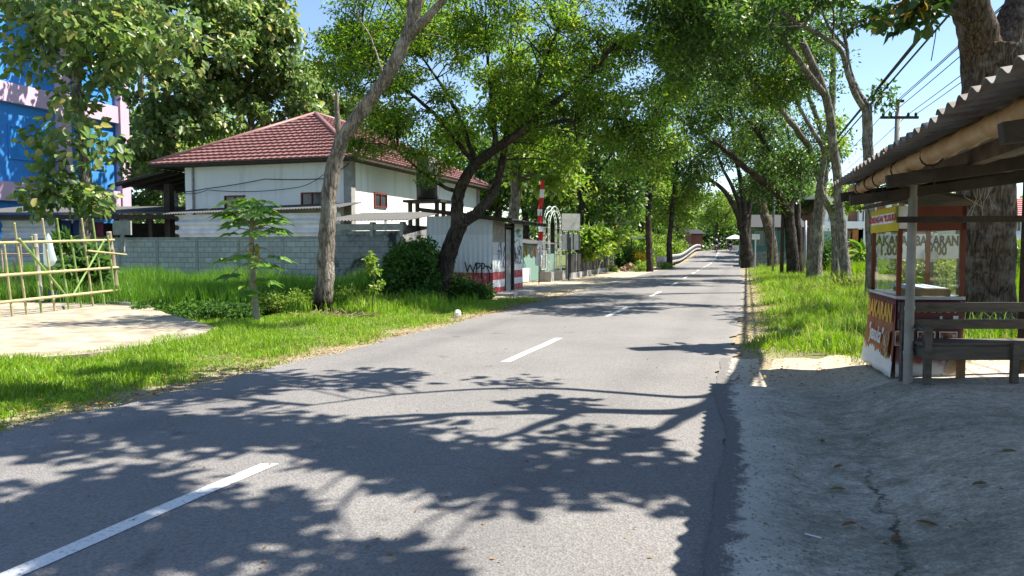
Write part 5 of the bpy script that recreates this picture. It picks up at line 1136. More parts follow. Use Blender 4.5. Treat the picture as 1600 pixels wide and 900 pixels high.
# leaning tree on the left verge
b0 = gpt(508, 490)
tree("leaning_tree", "bare grey trunk leaning over the verge with flaking bark and charred foot", [
    ([V3(b0[0], 17.5, -.1), at(508, 440, 17.5), at(510, 390, 17.5), at(513, 330, 17.45), at(520, 265, 17.4), at(537, 215, 17.3), at(572, 165, 17.1), at(605, 118, 16.9), at(630, 70, 16.7), at(646, 25, 16.6), at(662, -30, 16.4), at(690, -110, 16.2)], .205, .11),
    ([at(534, 225, 17.3), at(527, 190, 17.2), at(526, 150, 17.1), at(523, 140, 17.0)], .09, .02),
    ([at(638, 55, 16.7), at(670, 25, 16.4), at(700, -10, 16.1), at(750, -80, 15.8)], .11, .05), ([at(640, 40, 16.7), at(641, 0, 16.8), at(638, -60, 17)], .10, .05),
    ([at(600, 120, 16.9), at(580, 60, 17.1), at(562, 30, 17.3), at(556, 5, 17.4)], .025, .008), ([at(625, 80, 16.7), at(660, 55, 16.4), at(700, 60, 16.2)], .02, .006)],
    [(V3(-1.6, 16.0, 9.6), V3(1.8, 1.4, .7), 16), (V3(.2, 15.4, 9.0), V3(1.2, 1.2, .5), 8)], BARK_LEAN, LF_RAIN, .2, .07, 110, (.45, .8), 11, nseg=16, jit=.13, tk=6, flare=.25)
# spreading tree with the dark forked trunk
b0 = gpt(690, 466)
tree("rain_tree", "spreading pinnate tree with a dark forked trunk before the kiosk", [
    ([V3(b0[0], 23, -.15), at(692, 435, 23), at(700, 400, 23), at(712, 365, 22.9), at(722, 345, 22.8)], .31, .23),
    ([at(716, 358, 22.9), at(714, 325, 22.8), at(720, 292, 22.6), at(742, 258, 22.4), at(775, 232, 22.0), at(815, 205, 21.6), at(860, 165, 21.2), at(915, 120, 20.8), at(960, 70, 20.5)], .22, .05),
    ([at(722, 348, 22.9), at(748, 330, 23.0), at(772, 300, 23.0), at(782, 265, 23.1), at(790, 225, 23.2), at(795, 170, 23.4), at(800, 90, 23.5)], .19, .05),
    ([at(742, 258, 22.4), at(730, 215, 22.6), at(700, 150, 22.8), at(660, 90, 23)], .09, .03), ([at(775, 232, 22.0), at(770, 170, 22.2), at(760, 80, 22.4)], .09, .03),
    ([at(718, 300, 22.7), at(690, 290, 22.3), at(655, 265, 22.0), at(620, 235, 21.6)], .07, .02), ([at(815, 205, 21.6), at(880, 190, 21.3), at(960, 185, 21), at(1020, 205, 20.8)], .07, .02),
    ([at(742, 258, 22.4), at(690, 190, 22.0), at(620, 130, 21.4), at(560, 90, 21.0)], .08, .02), ([at(790, 225, 23.2), at(850, 200, 23.6), at(930, 215, 24)], .07, .02),
    ([at(815, 205, 21.6), at(840, 130, 21.8), at(870, 50, 22)], .08, .03)],
    [pb(790, 60, 210, 70, 22.0, 2.8, 75), pb(580, 100, 80, 85, 21.6, 1.8, 34), pb(600, 200, 60, 45, 21.4, 1.4, 15), pb(960, 130, 110, 80, 21.2, 2.2, 40), pb(700, 170, 120, 55, 22.6, 2.2, 34), pb(900, 215, 110, 40, 22.4, 2.0, 22), pb(1000, 235, 55, 50, 21.0, 1.6, 14), pb(660, 255, 45, 30, 21.6, 1, 6), pb(780, -60, 250, 70, 22.0, 3, 50), pb(840, 150, 90, 60, 21.4, 1.6, 20), pb(560, 50, 60, 55, 21.8, 1.6, 16), pb(690, 60, 90, 60, 22.4, 2, 22), pb(520, 90, 30, 40, 21.6, 1, 7)],
    BARK_DARK, LF_RAIN, .14, .05, 200, (.38, .75), 12, nseg=14, jit=.08, tk=5, flare=.25, zs=.5, droop=.15, tilt=.55)
# teak trees
def teak(label, px, Y, ytop, blobs, seed, r=.26, nper=46):
    p = at(px, 388, Y); z0 = float(gz(p[0], Y)); zt = float(at(px, ytop, Y)[2])
    lim = [([V3(p[0], Y, z0 - .1), V3(p[0] + .1, Y, zt * .35), V3(p[0] - .1, Y, zt * .7), V3(p[0], Y, zt)], r, .06)]
    rr = np.random.default_rng(seed)
    for c, rad, n in blobs:
        zb = min(max(c[2] - rad[2] * .8, 1.5), zt * .9); a = V3(p[0], Y, zb); lim.append(([a, a + (V3(*c) - a) * .5 + UP * .2, V3(*c)], .08, .02))
    return tree("teak_tree", label, lim, blobs, BARK_GREY, LF_TEAK, .33 if Y > 30 else .30, .24 if Y > 30 else .21, int(nper * 2.0), (.55, 1.0), seed, "teak trees around the white house", 'broad', .45, .75, 10, .06)
teak("broad leaved teak rising behind the bamboo gate before the blue building", 132, 24.0, -60, [pb(150, 60, 90, 60, 24, 1.4, 13), pb(40, 30, 70, 35, 24, 1.2, 8), pb(110, 225, 60, 30, 23.6, .9, 5), pb(75, 295, 50, 22, 23.6, .8, 5), pb(150, 318, 30, 14, 23.6, .6, 3), pb(230, 60, 80, 70, 25, 1.6, 12), pb(60, 92, 34, 8, 23.6, .5, 2), pb(150, 150, 40, 34, 23.8, .8, 4), pb(120, -80, 160, 60, 24, 2, 14)], 31, .26, 30)
teak("tall teak with a dark trunk between the pink building and white house", 268, 41, -70, [pb(250, 110, 90, 110, 40, 2.6, 34), pb(330, 60, 90, 90, 41, 2.6, 30), pb(250, 250, 55, 50, 40, 2, 12), pb(300, 170, 80, 60, 40, 2, 18), pb(300, 15, 90, 40, 40, 2, 16)], 32, .33)
teak("teak with the tallest bright crown rising behind the tiled roof", 395, 43, -60, [pb(390, 60, 80, 80, 43, 2.4, 32), pb(440, 150, 60, 70, 43, 2.2, 22), pb(350, 160, 70, 50, 43, 2, 16), pb(480, 190, 40, 40, 43, 2, 8), pb(410, 25, 50, 40, 43, 2, 12), pb(440, 90, 40, 40, 43, 2, 10)], 33, .3)
teak("smaller teak at the right end of the tiled roof ridge behind it", 500, 47, 90, [pb(500, 150, 45, 50, 47, 2.4, 14), pb(560, 200, 60, 50, 48, 2.4, 12)], 34, .28)
teak("teak far left beyond the blue building with a crown cut by the frame", 30, 40, -60, [pb(60, 10, 110, 50, 40, 2.4, 20), pb(180, 20, 80, 60, 39, 2.2, 20)], 35, .3)
teak("teak deep in shade behind the carport awning", 232, 47, 60, [pb(235, 230, 60, 70, 47, 2.4, 18), pb(270, 300, 50, 40, 47, 2, 10), pb(215, 340, 40, 40, 46, 2, 9)], 36, .3)
def lift(nm, lb, px, Y, pybase, limbs, blobs, bark, leaf, **kw):
    p = at(px, 388, Y); z0 = float(gz(p[0], Y)); first = [V3(p[0], Y, z0 - .12)] + [at(*q) for q in limbs[0][0]]
    return tree(nm, lb, [(first, limbs[0][1], limbs[0][2])] + [([at(*q) for q in l[0]], l[1], l[2]) for l in limbs[1:]], blobs, bark, leaf, **kw)
# trees behind and beyond the kiosk
lift("vine_clad_tree", "trunk wrapped in hanging vines rising behind the kiosk roof", 803, 33, 0, [([(803, 340, 33), (806, 280, 33), (800, 200, 33), (810, 90, 33)], .3, .12)], [pb(830, 240, 60, 60, 33, 1.6, 16), pb(800, 150, 70, 70, 33, 2, 20), pb(880, 260, 45, 60, 33, 1.6, 14)], BARK_GREY, LF_LIGHT, ln=.28, wd=.17, nper=60, crad=(.5, .9), seed=41, shape='broad')
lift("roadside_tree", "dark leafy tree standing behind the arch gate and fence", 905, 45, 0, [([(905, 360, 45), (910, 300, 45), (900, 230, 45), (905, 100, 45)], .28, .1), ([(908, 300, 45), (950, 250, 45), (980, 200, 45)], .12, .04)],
     [pb(900, 250, 80, 60, 45, 2.4, 32), pb(960, 300, 55, 55, 46, 2.2, 22), pb(920, 140, 110, 90, 45, 3, 40), pb(870, 320, 40, 40, 45, 1.6, 10)], BARK_DARK, LF_DARK, ln=.3, wd=.17, nper=90, crad=(.6, 1.1), seed=42)
lift("roadside_tree", "slim dark trunk by the rubble pile with a sparse crown", 1016, 49, 424, [([(1014, 380, 49), (1013, 340, 49), (1015, 305, 49), (1010, 250, 49), (1000, 190, 49)], .24, .1), ([(1014, 310, 49), (1003, 285, 49), (995, 250, 49)], .1, .04), ([(1015, 305, 49), (1030, 270, 49), (1040, 230, 49)], .1, .04)],
     [pb(1010, 260, 45, 40, 49, 2, 18), pb(985, 310, 40, 35, 49, 2, 12), pb(1030, 200, 60, 50, 48, 2.4, 24), pb(985, 230, 40, 40, 49, 2, 10)], BARK_DARK, LF_LIGHT, ln=.28, wd=.16, nper=60, crad=(.6, 1.0), seed=43)
lift("roadside_tree", "second slim trunk beside the white hoarding under light foliage", 1046, 56, 420, [([(1046, 380, 56), (1050, 330, 56), (1054, 290, 56), (1060, 230, 56)], .24, .08)],
     [pb(1050, 330, 30, 45, 57, 2, 18), pb(1075, 280, 35, 40, 57, 2.4, 20), pb(1045, 250, 40, 40, 56, 2.4, 16)], BARK_DARK, LF_LIGHT, ln=.3, wd=.17, nper=70, crad=(.7, 1.2), seed=44)
protos = []
for i, (lf, sd) in enumerate(((LF_LIGHT, 51), (LF_DARK, 52), (LF_LIGHT, 53))):
    tr = tree("background_tree", "x", [([V3(0, 0, -.2), V3(.1, 0, 2.2), V3(-.1, .1, 4.5), V3(.1, 0, 7)], .28, .1), ([V3(0, 0, 3), V3(1.2, .3, 4.6), V3(2, .5, 6)], .12, .04), ([V3(0, 0, 3.4), V3(-1.2, -.3, 5), V3(-2.1, -.2, 6.2)], .12, .04)],
              [(V3(0, 0, 6.6), V3(2.6, 2.6, 2.4), 34), (V3(1.4, .3, 4.4), V3(1.8, 1.8, 1.3), 12), (V3(-1.5, -.2, 4.8), V3(1.8, 1.8, 1.3), 12)], BARK_DARK, lf, .32, .19, 75, (.6, 1.1), sd, "trees lining the far road")
    protos.append(tr)
spots = [(None, 64, 1.0, 0, "pale leafy tree standing right behind the guard rail start", -7.5), (None, 77, 1.15, 2, "rounded light tree beyond the second slim trunk", -7), (None, 90, 1.1, 1, "dark tree before the far brick house", -7.5), (None, 130, 1.0, 0, "small light tree past the end of the guard rail", -8),
         (960, 66, 1.2, 1, "dark tree above the turquoise house corner"), (1020, 84, 1.3, 0, "tall light tree in the gap between the slim trunks"), (925, 62, 1.25, 1, "dark tree towering behind the charcoal fence"), (860, 55, 1.2, 0, "light tree behind the mint house roof"),
         (None, 140, 1.3, 1, "dark tree behind the white canopy tent", 7), (None, 175, 1.5, 0, "hazy tall tree at the vanishing end of the road", -3), (1235, 95, 1.2, 0, "light tree behind the teal house"), (1195, 88, 1.3, 1, "dark tree left of the teal house roof"),
         (1275, 100, 1.1, 2, "tree showing over the pale green house front"), (1650, 105, 1.2, 1, "dark tree past the pink roofed house"), (1480, 100, 1.0, 0, "light tree behind the glass case in the distance"), (1000, 75, 1.2, 2, "leafy tree behind the small roadside stall"),
         (780, 52, 1.25, 1, "dark tree filling the gap over the far end of the white house"), (700, 60, 1.3, 0, "light tree behind the far slope of the tiled roof"), (590, 58, 1.2, 2, "tree peeping over the tiled roof ridge"),
         (None, 104, 1.25, 1, "dark tree arching over the guard rail near the bridge", -6.5), (None, 80, 1.3, 1, "dark tree shading the bridge behind the parapet", 7), (None, 185, 1.3, 0, "light tree closing the road behind the white canopy tent", 4), (None, 100, 1.3, 0, "light tree over the right side of the bridge deck", 7.5),
         (330, 56, 1.5, 0, "light tree far behind the teak trees"), (180, 54, 1.5, 1, "dark tree between the teaks behind the carport"), (440, 58, 1.3, 1, "dark tree behind the bright teak and roof ridge"), (820, 66, 1.4, 1, "dark tree high behind the vine clad trunk"), (None, 118, 1.3, 2, "broad light tree over the far end of the left rail", -7)]
used = [0, 0, 0]
for i, (px, Y, sc, k, lb_, *u_) in enumerate(spots):
    o = protos[k] if not used[k] else copy_tree(protos[k]); used[k] = 1
    p = at(px, 388, Y) if px else V3(float(xc(Y)) + u_[0] / .953, Y, 0); o.location = (p[0], Y, float(gz(p[0], Y))); o.rotation_euler = (0, 0, i * 1.7); o.scale = (sc, sc, sc); o["label"] = lb_
# roadside trees on the right
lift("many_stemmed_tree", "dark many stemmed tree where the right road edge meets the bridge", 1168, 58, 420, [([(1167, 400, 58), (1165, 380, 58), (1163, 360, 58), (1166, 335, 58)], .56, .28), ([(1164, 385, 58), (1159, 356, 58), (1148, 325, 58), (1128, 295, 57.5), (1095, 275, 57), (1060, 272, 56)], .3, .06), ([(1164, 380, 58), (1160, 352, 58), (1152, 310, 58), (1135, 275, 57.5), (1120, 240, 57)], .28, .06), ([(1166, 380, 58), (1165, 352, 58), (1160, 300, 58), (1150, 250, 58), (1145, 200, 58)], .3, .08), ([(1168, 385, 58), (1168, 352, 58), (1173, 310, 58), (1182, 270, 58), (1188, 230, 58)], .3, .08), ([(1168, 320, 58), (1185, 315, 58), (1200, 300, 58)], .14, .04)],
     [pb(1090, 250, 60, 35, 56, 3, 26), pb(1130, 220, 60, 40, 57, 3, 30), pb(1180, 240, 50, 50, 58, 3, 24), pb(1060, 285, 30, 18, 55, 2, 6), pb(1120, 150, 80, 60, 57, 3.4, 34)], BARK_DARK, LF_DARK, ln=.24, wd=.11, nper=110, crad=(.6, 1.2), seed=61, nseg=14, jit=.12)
lift("bent_tree", "brown bent trunk between the many stemmed tree and the slim steel pole", 1207, 55, 424, [([(1207, 395, 55), (1203, 365, 55), (1193, 330, 55), (1191, 300, 55), (1196, 260, 55), (1190, 200, 55)], .42, .2)], [pb(1190, 210, 50, 60, 55, 2.6, 26)], BARK_BIG, LF_LIGHT, ln=.24, wd=.12, nper=100, crad=(.6, 1.1), seed=62)
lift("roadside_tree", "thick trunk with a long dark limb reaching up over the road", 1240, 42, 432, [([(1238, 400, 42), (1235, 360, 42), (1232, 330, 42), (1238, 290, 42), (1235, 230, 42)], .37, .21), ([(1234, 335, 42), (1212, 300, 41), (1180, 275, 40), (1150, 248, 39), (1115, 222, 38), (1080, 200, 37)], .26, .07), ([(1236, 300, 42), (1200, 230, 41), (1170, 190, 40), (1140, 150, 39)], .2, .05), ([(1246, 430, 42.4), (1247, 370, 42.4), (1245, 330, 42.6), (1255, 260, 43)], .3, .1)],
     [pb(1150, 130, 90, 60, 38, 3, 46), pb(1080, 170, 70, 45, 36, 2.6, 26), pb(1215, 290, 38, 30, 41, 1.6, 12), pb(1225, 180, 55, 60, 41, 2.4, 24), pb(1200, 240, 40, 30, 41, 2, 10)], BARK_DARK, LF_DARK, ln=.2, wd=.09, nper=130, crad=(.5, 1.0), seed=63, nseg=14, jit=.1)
lift("roadside_tree", "stout grey trunk nearest the slender forked tree on the grass", 1272, 36, 437, [([(1273, 405, 36), (1277, 360, 36), (1281, 320, 36), (1284, 290, 36), (1292, 230, 36), (1300, 160, 36), (1302, 60, 36)], .39, .12), ([(1284, 290, 36), (1262, 230, 35), (1235, 190, 34), (1190, 140, 33), (1150, 90, 32)], .2, .05), ([(1292, 230, 36), (1265, 150, 35.5), (1245, 80, 35)], .14, .05)],
     [pb(1200, 90, 100, 80, 32, 3, 56), pb(1120, 40, 110, 70, 30, 3, 56), pb(1270, 80, 50, 80, 35, 2.2, 26), pb(1280, 230, 35, 40, 35.5, 1.6, 12), pb(1240, 250, 35, 30, 35, 1.5, 10), pb(1060, 90, 60, 60, 28, 2.4, 30)], BARK_GREY, LF_DARK, ln=.19, wd=.09, nper=130, crad=(.5, .95), seed=64, nseg=16, jit=.08)
lift("slender_tree", "slender grey trunk bending left with bright leaf tufts at its fork", 1306, 34, 438, [([(1306, 400, 34), (1305, 365, 34), (1300, 335, 33.8), (1287, 310, 33.5), (1282, 285, 33.3), (1288, 240, 33), (1270, 205, 32.5), (1250, 170, 32), (1225, 110, 31)], .19, .06), ([(1302, 340, 33.8), (1312, 320, 33.6), (1322, 308, 33.5)], .07, .02)],
     [pb(1326, 318, 20, 18, 33.5, .8, 9), pb(1310, 300, 16, 16, 33.5, .6, 5), pb(1300, 210, 25, 35, 33, 1.2, 8), pb(1225, 120, 50, 50, 31, 2, 18)], BARK_GREY, LF_LIGHT, ln=.2, wd=.11, nper=80, crad=(.3, .6), seed=65, nseg=12)
lift("forked_tree", "pale forked tree against the sky just beyond the shelter roof", 1362, 20, 470, [([(1362, 420, 20), (1361, 340, 20), (1358, 280, 20), (1356, 220, 20), (1355, 165, 20)], .16, .125), ([(1353, 175, 20), (1338, 150, 19.8), (1326, 120, 19.6), (1318, 90, 19.5), (1305, 70, 19.3), (1270, 48, 19), (1240, 32, 18.8), (1215, 5, 18.5), (1200, -40, 18.3)], .085, .03), ([(1356, 168, 20), (1340, 140, 20.2), (1328, 110, 20.4), (1322, 70, 20.5), (1316, 30, 20.5), (1312, -30, 20.5)], .07, .03), ([(1322, 75, 20.5), (1300, 50, 20.2), (1285, 20, 20), (1275, -20, 20)], .05, .02), ([(1300, 66, 19.3), (1303, 30, 19.4), (1296, -10, 19.4)], .04, .015), ([(1357, 165, 20), (1368, 155, 20), (1380, 150, 20)], .03, .01)],
     [pb(1250, -30, 80, 50, 18.8, 1.6, 22), pb(1320, -40, 50, 45, 20.3, 1.4, 14), pb(1350, 40, 30, 22, 20.3, .7, 4), pb(1380, 22, 22, 14, 20, .5, 3), pb(1382, 152, 10, 8, 20, .3, 2), pb(1180, 20, 60, 40, 18, 1.4, 14)], BARK_GREY, LF_DARK, ln=.17, wd=.08, nper=90, crad=(.25, .5), seed=66, nseg=12, jit=.06)
# canopy over the middle of the road
lift("shade_tree", "shade tree whose low dark canopy hangs over the middle of the road", 1330, 26, 450, [([(1318, 400, 26.3), (1312, 330, 26.3), (1305, 250, 26), (1290, 150, 25.5), (1250, 60, 25)], .2, .12), ([(1290, 150, 25.5), (1220, 60, 24), (1140, 0, 22.5), (1050, -50, 21)], .12, .04), ([(1250, 60, 25), (1180, -40, 24), (1100, -110, 23)], .1, .03)],
     [pb(1150, 0, 90, 60, 22, 2.4, 44), pb(1060, -20, 90, 60, 20.5, 2.2, 34), pb(1230, 20, 60, 60, 24, 2, 22), pb(1090, 60, 70, 40, 22, 1.8, 20), pb(1150, -120, 160, 70, 22, 3, 40), pb(1060, 0, 90, 60, 26, 2, 26)], BARK_GREY, LF_DARK, ln=.17, wd=.08, nper=130, crad=(.4, .8), seed=67)
# the big tree behind the stall: its limbs reach over the yard and the road
def sh(px, py, h): g = gp(px, py, 0); k = h / math.tan(SUN_EL); return V3(g[0] + k * math.cos(SUN_AZ), g[1] + k * math.sin(SUN_AZ), h)
bt = at(1545, 388, 12.6)
bigt = [([V3(bt[0], 12.6, -.1), at(1541, 470, 12.6), at(1540, 380, 12.6), at(1541, 280, 12.6), at(1546, 200, 12.6), at(1550, 130, 12.6), at(1550, 75, 12.6)], .42, .46),
        ([at(1542, 100, 12.6), at(1525, 40, 12.4), at(1510, -20, 12.2), at(1480, -120, 11.8), at(1450, -200, 11.6)], .32, .2), ([at(1562, 90, 12.6), at(1590, 20, 12.8), at(1620, -60, 13), at(1660, -180, 13.2)], .3, .18),
        ([at(1525, 45, 12.4), at(1500, 26, 12.1), at(1470, 12, 11.8), at(1430, 0, 11.5)], .09, .02),
        ([at(1510, -20, 12.2), V3(6.4, 9.6, 5.6), sh(1090, 640, 5.6), sh(900, 648, 6), sh(700, 655, 6.5), sh(560, 660, 6.8)], .17, .05), ([V3(6.4, 9.6, 5.6), sh(1100, 622, 5.8), sh(850, 612, 6.3), sh(650, 620, 6.7), sh(480, 640, 7)], .09, .02),
        ([sh(900, 648, 6), sh(780, 690, 6.6), sh(600, 720, 7)], .08, .02), ([sh(1090, 640, 5.6), sh(1000, 690, 6.4), sh(850, 740, 7)], .09, .02), ([sh(700, 655, 6.5), sh(400, 700, 7), sh(200, 760, 7.4)], .08, .02), ([sh(480, 640, 7), sh(250, 620, 7.4), sh(100, 640, 7.6)], .06, .02)]
def sb_(px, py, h, rx, ry, rz, n): return sh(px, py, h), V3(rx, ry, rz), n
tree("big_shade_tree", "massive rugged trunk behind the bench forking above the shelter roof", bigt,
     [sb_(860, 745, 6.8, .95, .5, .5, 13), sb_(640, 715, 7, .9, .55, .5, 13), sb_(420, 690, 7.2, 1.0, .5, .5, 13), sb_(200, 660, 7.4, 1.2, .5, .5, 13), sb_(60, 690, 7.6, 1.0, .6, .5, 12), sb_(130, 780, 7.4, .6, .3, .4, 8), sb_(300, 850, 7.2, .55, .3, .4, 8), sb_(60, 850, 7.4, .5, .3, .4, 6), sb_(560, 900, 7, .35, .25, .3, 4),
      sb_(400, 600, 7.2, 1.5, .45, .5, 12), sb_(180, 615, 7.6, 1.4, .5, .5, 12), sb_(550, 590, 7.0, .4, .1, .2, 2), sb_(800, 601, 6.5, .2, .05, .1, 1), sb_(880, 636, 6.2, .5, .06, .1, 2), sb_(960, 700, 6.4, .4, .2, .2, 3), sb_(240, 580, 8, .9, .4, .4, 6), sb_(30, 620, 8, 1.2, .4, .5, 8),
      pb(1440, 14, 40, 14, 11.6, .5, 4), (V3(13.5, 12, 9), V3(2.5, 2.5, 1.2), 34), (V3(12.5, 17, 10), V3(2, 2, 1), 16)],
     BARK_BIG, LF_BIG, .21, .14, 52, (.25, .58), 71, shape='broad', droop=.35, nseg=20, jit=.06, tk=6, flare=.3)

# papaya
def papaya():
    p = gpt(402, 503); rr = np.random.default_rng(81); t = thing("papaya_tree", "young papaya tree with a crown of jagged leaves before the rice", "tree", p); b = MB()
    Y = p[1]; top = at(394, 345, Y); pts = bend([V3(p[0], Y, -.1), at(397, 450, Y), at(393, 400, Y), top], 8, .01); b.tube(pts, np.linspace(.075, .05, len(pts)), 12, True, .08, rr)
    cr = MB(); lv = []
    for i in range(37):
        top_ = i < 28; old = i / 25 if top_ else 1 + (i - 25) / 9; a = i * 2.4 + rr.normal() * .2
        s0 = pts[-1] - UP * (old * .22 if top_ else .25 + (old - 1) * .75) + UP * .02; el = (1.0 - old * 1.0 if top_ else -.05 - (old - 1) * .5) + rr.normal() * .15; ln_ = rr.uniform(.4, .66)
        d_ = V3(math.cos(a) * math.cos(el), math.sin(a) * math.cos(el), math.sin(el)); e_ = s0 + d_ * ln_ - UP * .04; b.tube([s0, s0 + d_ * ln_ * .55 + UP * .05, e_], [.013, .01, .007], 5)
        fw = unit(V3(d_[0], d_[1], -.15)); sd = unit(np.cross(UP, fw)); up = np.cross(fw, sd); R_ = rr.uniform(.36, .52)
        for j, ang in enumerate(np.linspace(-2.2, 2.2, 7)):                     # seven pointed lobes, each with side teeth
            u = fw * math.cos(ang) + sd * math.sin(ang); v = np.cross(up, u); l_ = R_ * (1 - .28 * abs(ang) / 2.2); w_ = l_ * .26; dn = -UP * l_ * .22
            c = [e_, e_ + u * l_ * .35 + v * w_ * .55 + up * .02, e_ + u * l_ * .55 + v * w_ * 1.25 + dn * .5, e_ + u * l_ * .62 + v * w_ * .45 + dn * .4, e_ + u * l_ + dn, e_ + u * l_ * .62 - v * w_ * .45 + dn * .4, e_ + u * l_ * .55 - v * w_ * 1.25 + dn * .5, e_ + u * l_ * .35 - v * w_ * .55 + up * .02]
            cr.add(c, [(0, 1, 3), (1, 2, 3), (0, 3, 4), (0, 4, 5), (5, 6, 7), (0, 5, 7)])
    b.build('trunk', mat("papaya_stem", (.30, .27, .21), (.2, .18, .13), 8, .85, stretch=(1, 1, 4), bump=.4), t, smooth=True)
    cr.build('crown', leafmat("papaya_leaves", [(.10, .20, .03), (.16, .28, .05), (.08, .17, .025), (.2, .32, .09)], .35, .4, .45), t)
    f = MB()
    for i in range(5): q = pts[-1] - UP * (.55 + .06 * i) + V3(math.cos(i * 2.2), math.sin(i * 2.2), 0) * .09; f.lathe(q - UP * .16, [(.01, 0), (.05, .04), (.06, .1), (.04, .18), (.01, .22)], 10)
    f.build('dry_leaf_cluster', leafmat("yellow_papaya", [(.35, .27, .04), (.2, .2, .04)], .2), t, smooth=True)
papaya()
# sapling and bushes
q = gpt(580, 492); tree("sapling", "thin young tree with bright top leaves beside the leaning trunk", [([V3(q[0], q[1], -.05), at(584, 440, q[1]), at(583, 410, q[1])], .02, .008)], [pb(580, 410, 10, 16, q[1], .15, 7), pb(585, 445, 12, 12, q[1], .2, 3)], BARK_GREY, LF_LIGHT, .11, .05, 36, (.08, .18), 82, twig=.005)
bush("leafy_bush", "dense dark bush crowding between the leaning tree and the forked trunk", [pb(645, 425, 48, 38, 22.3, .9, 46), pb(610, 450, 32, 26, 21.5, .7, 20), pb(680, 410, 22, 22, 23.4, .5, 12), pb(625, 400, 12, 14, 22.2, .4, 5), pb(660, 390, 10, 12, 22.6, .4, 4), pb(655, 460, 30, 12, 21.6, .7, 12)], LF_BUSH, .13, .075, 110, (.25, .45), 83)
bush("leafy_bush", "low bright bush against the red band of the kiosk", [pb(735, 455, 34, 16, 22.6, .7, 22), pb(712, 448, 18, 16, 23.4, .5, 10)], LF_BUSH, .12, .07, 100, (.2, .36), 84)
bush("weed_clump", "dark low weeds along the edge of the concrete ramp", [pb(285, 486, 75, 10, 18.6, 1.1, 34), pb(360, 488, 45, 8, 18.2, .8, 18)], LF_BUSH, .1, .05, 110, (.16, .32), 85)
bush("weed_clump", "creeping pale weeds between the papaya and leaning tree", [pb(450, 472, 45, 14, 19.4, .9, 26), pb(545, 468, 38, 18, 20.4, 1.0, 24), pb(600, 478, 30, 10, 20, .7, 14)], LF_LIGHT, .1, .05, 110, (.16, .34), 86)
bush("broad_leaf_plant", "dark broad leaved plant growing behind the bamboo gate", [pb(140, 415, 26, 38, 21, .5, 16), pb(105, 378, 14, 10, 21, .3, 4)], LF_BUSH, .3, .13, 26, (.25, .45), 87, shape='broad')
bush("garden_shrub", "tall fresh green shrubs growing over the charcoal fence", [pb(925, 378, 26, 20, 42, 1, 20), pb(950, 372, 22, 16, 45, 1, 14)], LF_LIGHT, .35, .2, 50, (.35, .7), 88, shape='broad')
bush("garden_shrub", "dark shrub massed before the turquoise house corner", [pb(980, 405, 24, 14, 55, 1.2, 20), pb(940, 395, 20, 12, 52, 1.0, 14)], LF_BUSH, .25, .14, 70, (.4, .8), 89)
bush("garden_shrub", "yellow flowering shrub before the orange cloth stall", [pb(998, 402, 10, 8, 54, .6, 8)], leafmat("yellow_bloom", [(.55, .40, .02), (.2, .24, .03), (.5, .36, .03)], .3), .14, .1, 60, (.3, .5), 90)
bush("weed_clump", "sunlit weeds at the roadside by the end of the fence", [pb(957, 424, 12, 6, 49, .8, 8), pb(1000, 420, 14, 8, 50, 1, 10), pb(1038, 416, 10, 6, 54, .9, 8)], LF_LIGHT, .16, .06, 90, (.25, .5), 91)
for k, y_ in enumerate((59, 64, 69.5, 75, 81, 88, 96)):
    x_ = float(xc(y_)) - (5.3 + .5 * math.sin(k * 2)) / .953; z_ = float(gz(x_, y_)) + .5
    bush("roadside_shrub", "light green shrub growing behind the guard rail", [((x_, y_, z_ + .4), (1.3, 1.8, 1.0), 22), ((x_ - 1.2, y_, z_ + 1.4), (1.2, 1.5, 1.1), 14)], LF_LIGHT, .26, .14, 70, (.4, .8), 130 + k, "shrubs behind the guard rail")
bush("garden_shrub", "dark rounded shrub between the stout and slender trunks", [pb(1291, 400, 12, 26, 41, .8, 18)], LF_BUSH, .16, .09, 100, (.3, .6), 92)
bush("garden_shrub", "pale leafy shrubs growing behind the glass case", [pb(1440, 420, 40, 40, 18, 1.0, 40), pb(1490, 410, 26, 34, 19, .9, 26)], leafmat("yellowing_shrub", [(.16, .24, .04), (.24, .28, .07), (.3, .28, .1), (.12, .2, .03)], .45), .1, .05, 100, (.22, .42), 93)
bush("garden_shrub", "pale tall weeds at the edge of the rice plot by the bench", [pb(1590, 395, 30, 14, 24, 1.0, 20)], LF_LIGHT, .12, .05, 100, (.25, .45), 94)
bush("banana_plant", "single fresh banana plant before the stone wall", [pb(1348, 398, 10, 10, 40, .5, 4)], LF_LIGHT, .8, .25, 12, (.3, .5), 95, shape='broad')
bush("tall_grass_clump", "clump of long pale reeds before the slender tree", [pb(1330, 450, 26, 10, 26, .8, 16), pb(1280, 460, 30, 8, 24, .8, 12)], G_DRY, .4, .025, 80, (.25, .4), 96, droop=-.6)
# loose leaves and gravel
rr = np.random.default_rng(120)
def litter(name, label, X, Y, Z, ln, wd, m):
    P = np.stack([X, Y, Z], 1); n = len(P); a = rr.uniform(0, 6.283, n); ax = np.stack([np.cos(a), np.sin(a), rr.normal(size=n) * .12], 1); bx = np.stack([-np.sin(a), np.cos(a), rr.normal(size=n) * .2], 1); s_ = rr.uniform(.5, 1.3, (n, 1))
    vs = np.stack([P - ax * ln * s_ / 2, P + bx * wd * s_ / 2 + UP * .008, P + ax * ln * s_ / 2 + UP * .004, P - bx * wd * s_ / 2 + UP * .01], 1).reshape(-1, 3)
    return tag(npmesh(name, vs, np.arange(4 * n).reshape(-1, 4), m), label, None, None, 'stuff')
LIT = leafmat("dry_litter", [(.20, .11, .05), (.28, .18, .08), (.14, .08, .04), (.34, .26, .12), (.18, .15, .06)], .15, .8, .1)
Y = rr.uniform(3, 26, 2600); u = -2.75 - rr.exponential(.5, 2600); X = xc(Y) + u / .953
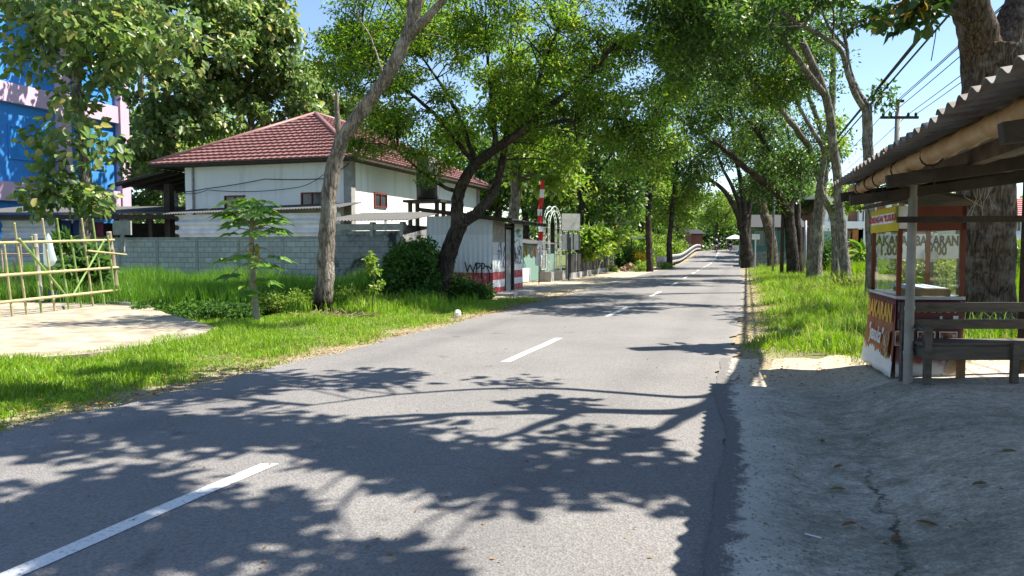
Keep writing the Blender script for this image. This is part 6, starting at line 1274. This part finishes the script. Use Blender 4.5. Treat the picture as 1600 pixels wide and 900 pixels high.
Y2 = rr.uniform(8.2, 30, 1500); u2 = 2.9 + rr.exponential(.7, 1500); X2 = xc(Y2) + u2 / .953
litter("leaf_litter", "small dry leaves and straw scattered along the verges", np.r_[X, X2], np.r_[Y, Y2], np.r_[gz(X, Y), gz(X2, Y2)] + .045, .07, .03, LIT)
Y = rr.uniform(2.2, 9.6, 420); u = rr.uniform(3.15, 6.5, 420); X = xc(Y) + u / .953
Y2 = 3.0 / rr.uniform(.15, 1, 160); u2 = rr.uniform(-2.6, 2.8, 160); X2 = xc(Y2) + u2 / .953
litter("leaf_crumbs", "crumbs of dry leaf and grit on the yard and asphalt", np.r_[X, X2], np.r_[Y, Y2], np.r_[gz(X, Y) + .03, zroad(X2, Y2, u2) + .004], .03, .014, LIT)
gv = []; gf = []
def stones(n, Y, u, z, s0, s1):
    X = xc(Y) + u / .953; Z = z(X, Y, u); s_ = rr.uniform(s0, s1, n)
    q = np.array([(1, 0, 0), (0, 1, 0), (-1, 0, 0), (0, -1, 0), (0, 0, .8), (0, 0, -.8)]) * .5
    V = np.stack([X, Y, Z], 1)[:, None] + q[None] * s_[:, None, None] * rr.uniform(.6, 1.3, (n, 6, 3)); b0 = sum(len(v) for v in gv); gv.append(V.reshape(-1, 3))
    f = np.array([(0, 1, 4), (1, 2, 4), (2, 3, 4), (3, 0, 4), (1, 0, 5), (2, 1, 5), (3, 2, 5), (0, 3, 5)]); gf.append((np.arange(n)[:, None, None] * 6 + f[None] + b0).reshape(-1, 3))
yy_ = 2.4 / rr.uniform(.11, 1, 1800); stones(1800, yy_, 2.8 + .3 * smooth(9, 5, yy_) + np.abs(rr.normal(size=1800)) * .35, lambda X, Y, U: np.where(Y < 10, zyard0(X, Y, U), gz(X, Y) + .02), .006, .024)
yy_ = 3.0 / rr.uniform(.1, 1, 1400); stones(1400, yy_, -2.62 - np.abs(rr.normal(size=1400)) * .2, lambda X, Y, U: gz(X, Y) + .03, .008, .03)
tag(npmesh("gravel", np.concatenate(gv), np.concatenate(gf), mat("gravel_grey", (.34, .32, .28), (.18, .17, .15), 9, .95, bump=0)), "loose grit and small stones along both asphalt edges", None, None, 'stuff')
# distant wood closing the view
rr = np.random.default_rng(99); Cw = []
for a in np.linspace(-.8, 1.25, 420): r_ = 200 + rr.uniform(-15, 25); Cw.append((r_ * math.sin(a), r_ * math.cos(a), rr.uniform(1, 12)))
for a in np.linspace(.12, .5, 110): Cw.append((215 * math.sin(a), 215 * math.cos(a), rr.uniform(4, 19)))
vs, fs = leaves(np.array(Cw), rr.uniform(3, 6, len(Cw)), 170, 1.1, .7, rr, .1, .9)
tag(npmesh("far_wood", vs, fs, LF_DARK), "distant dark wood closing off the fields all round", None, None, 'stuff')
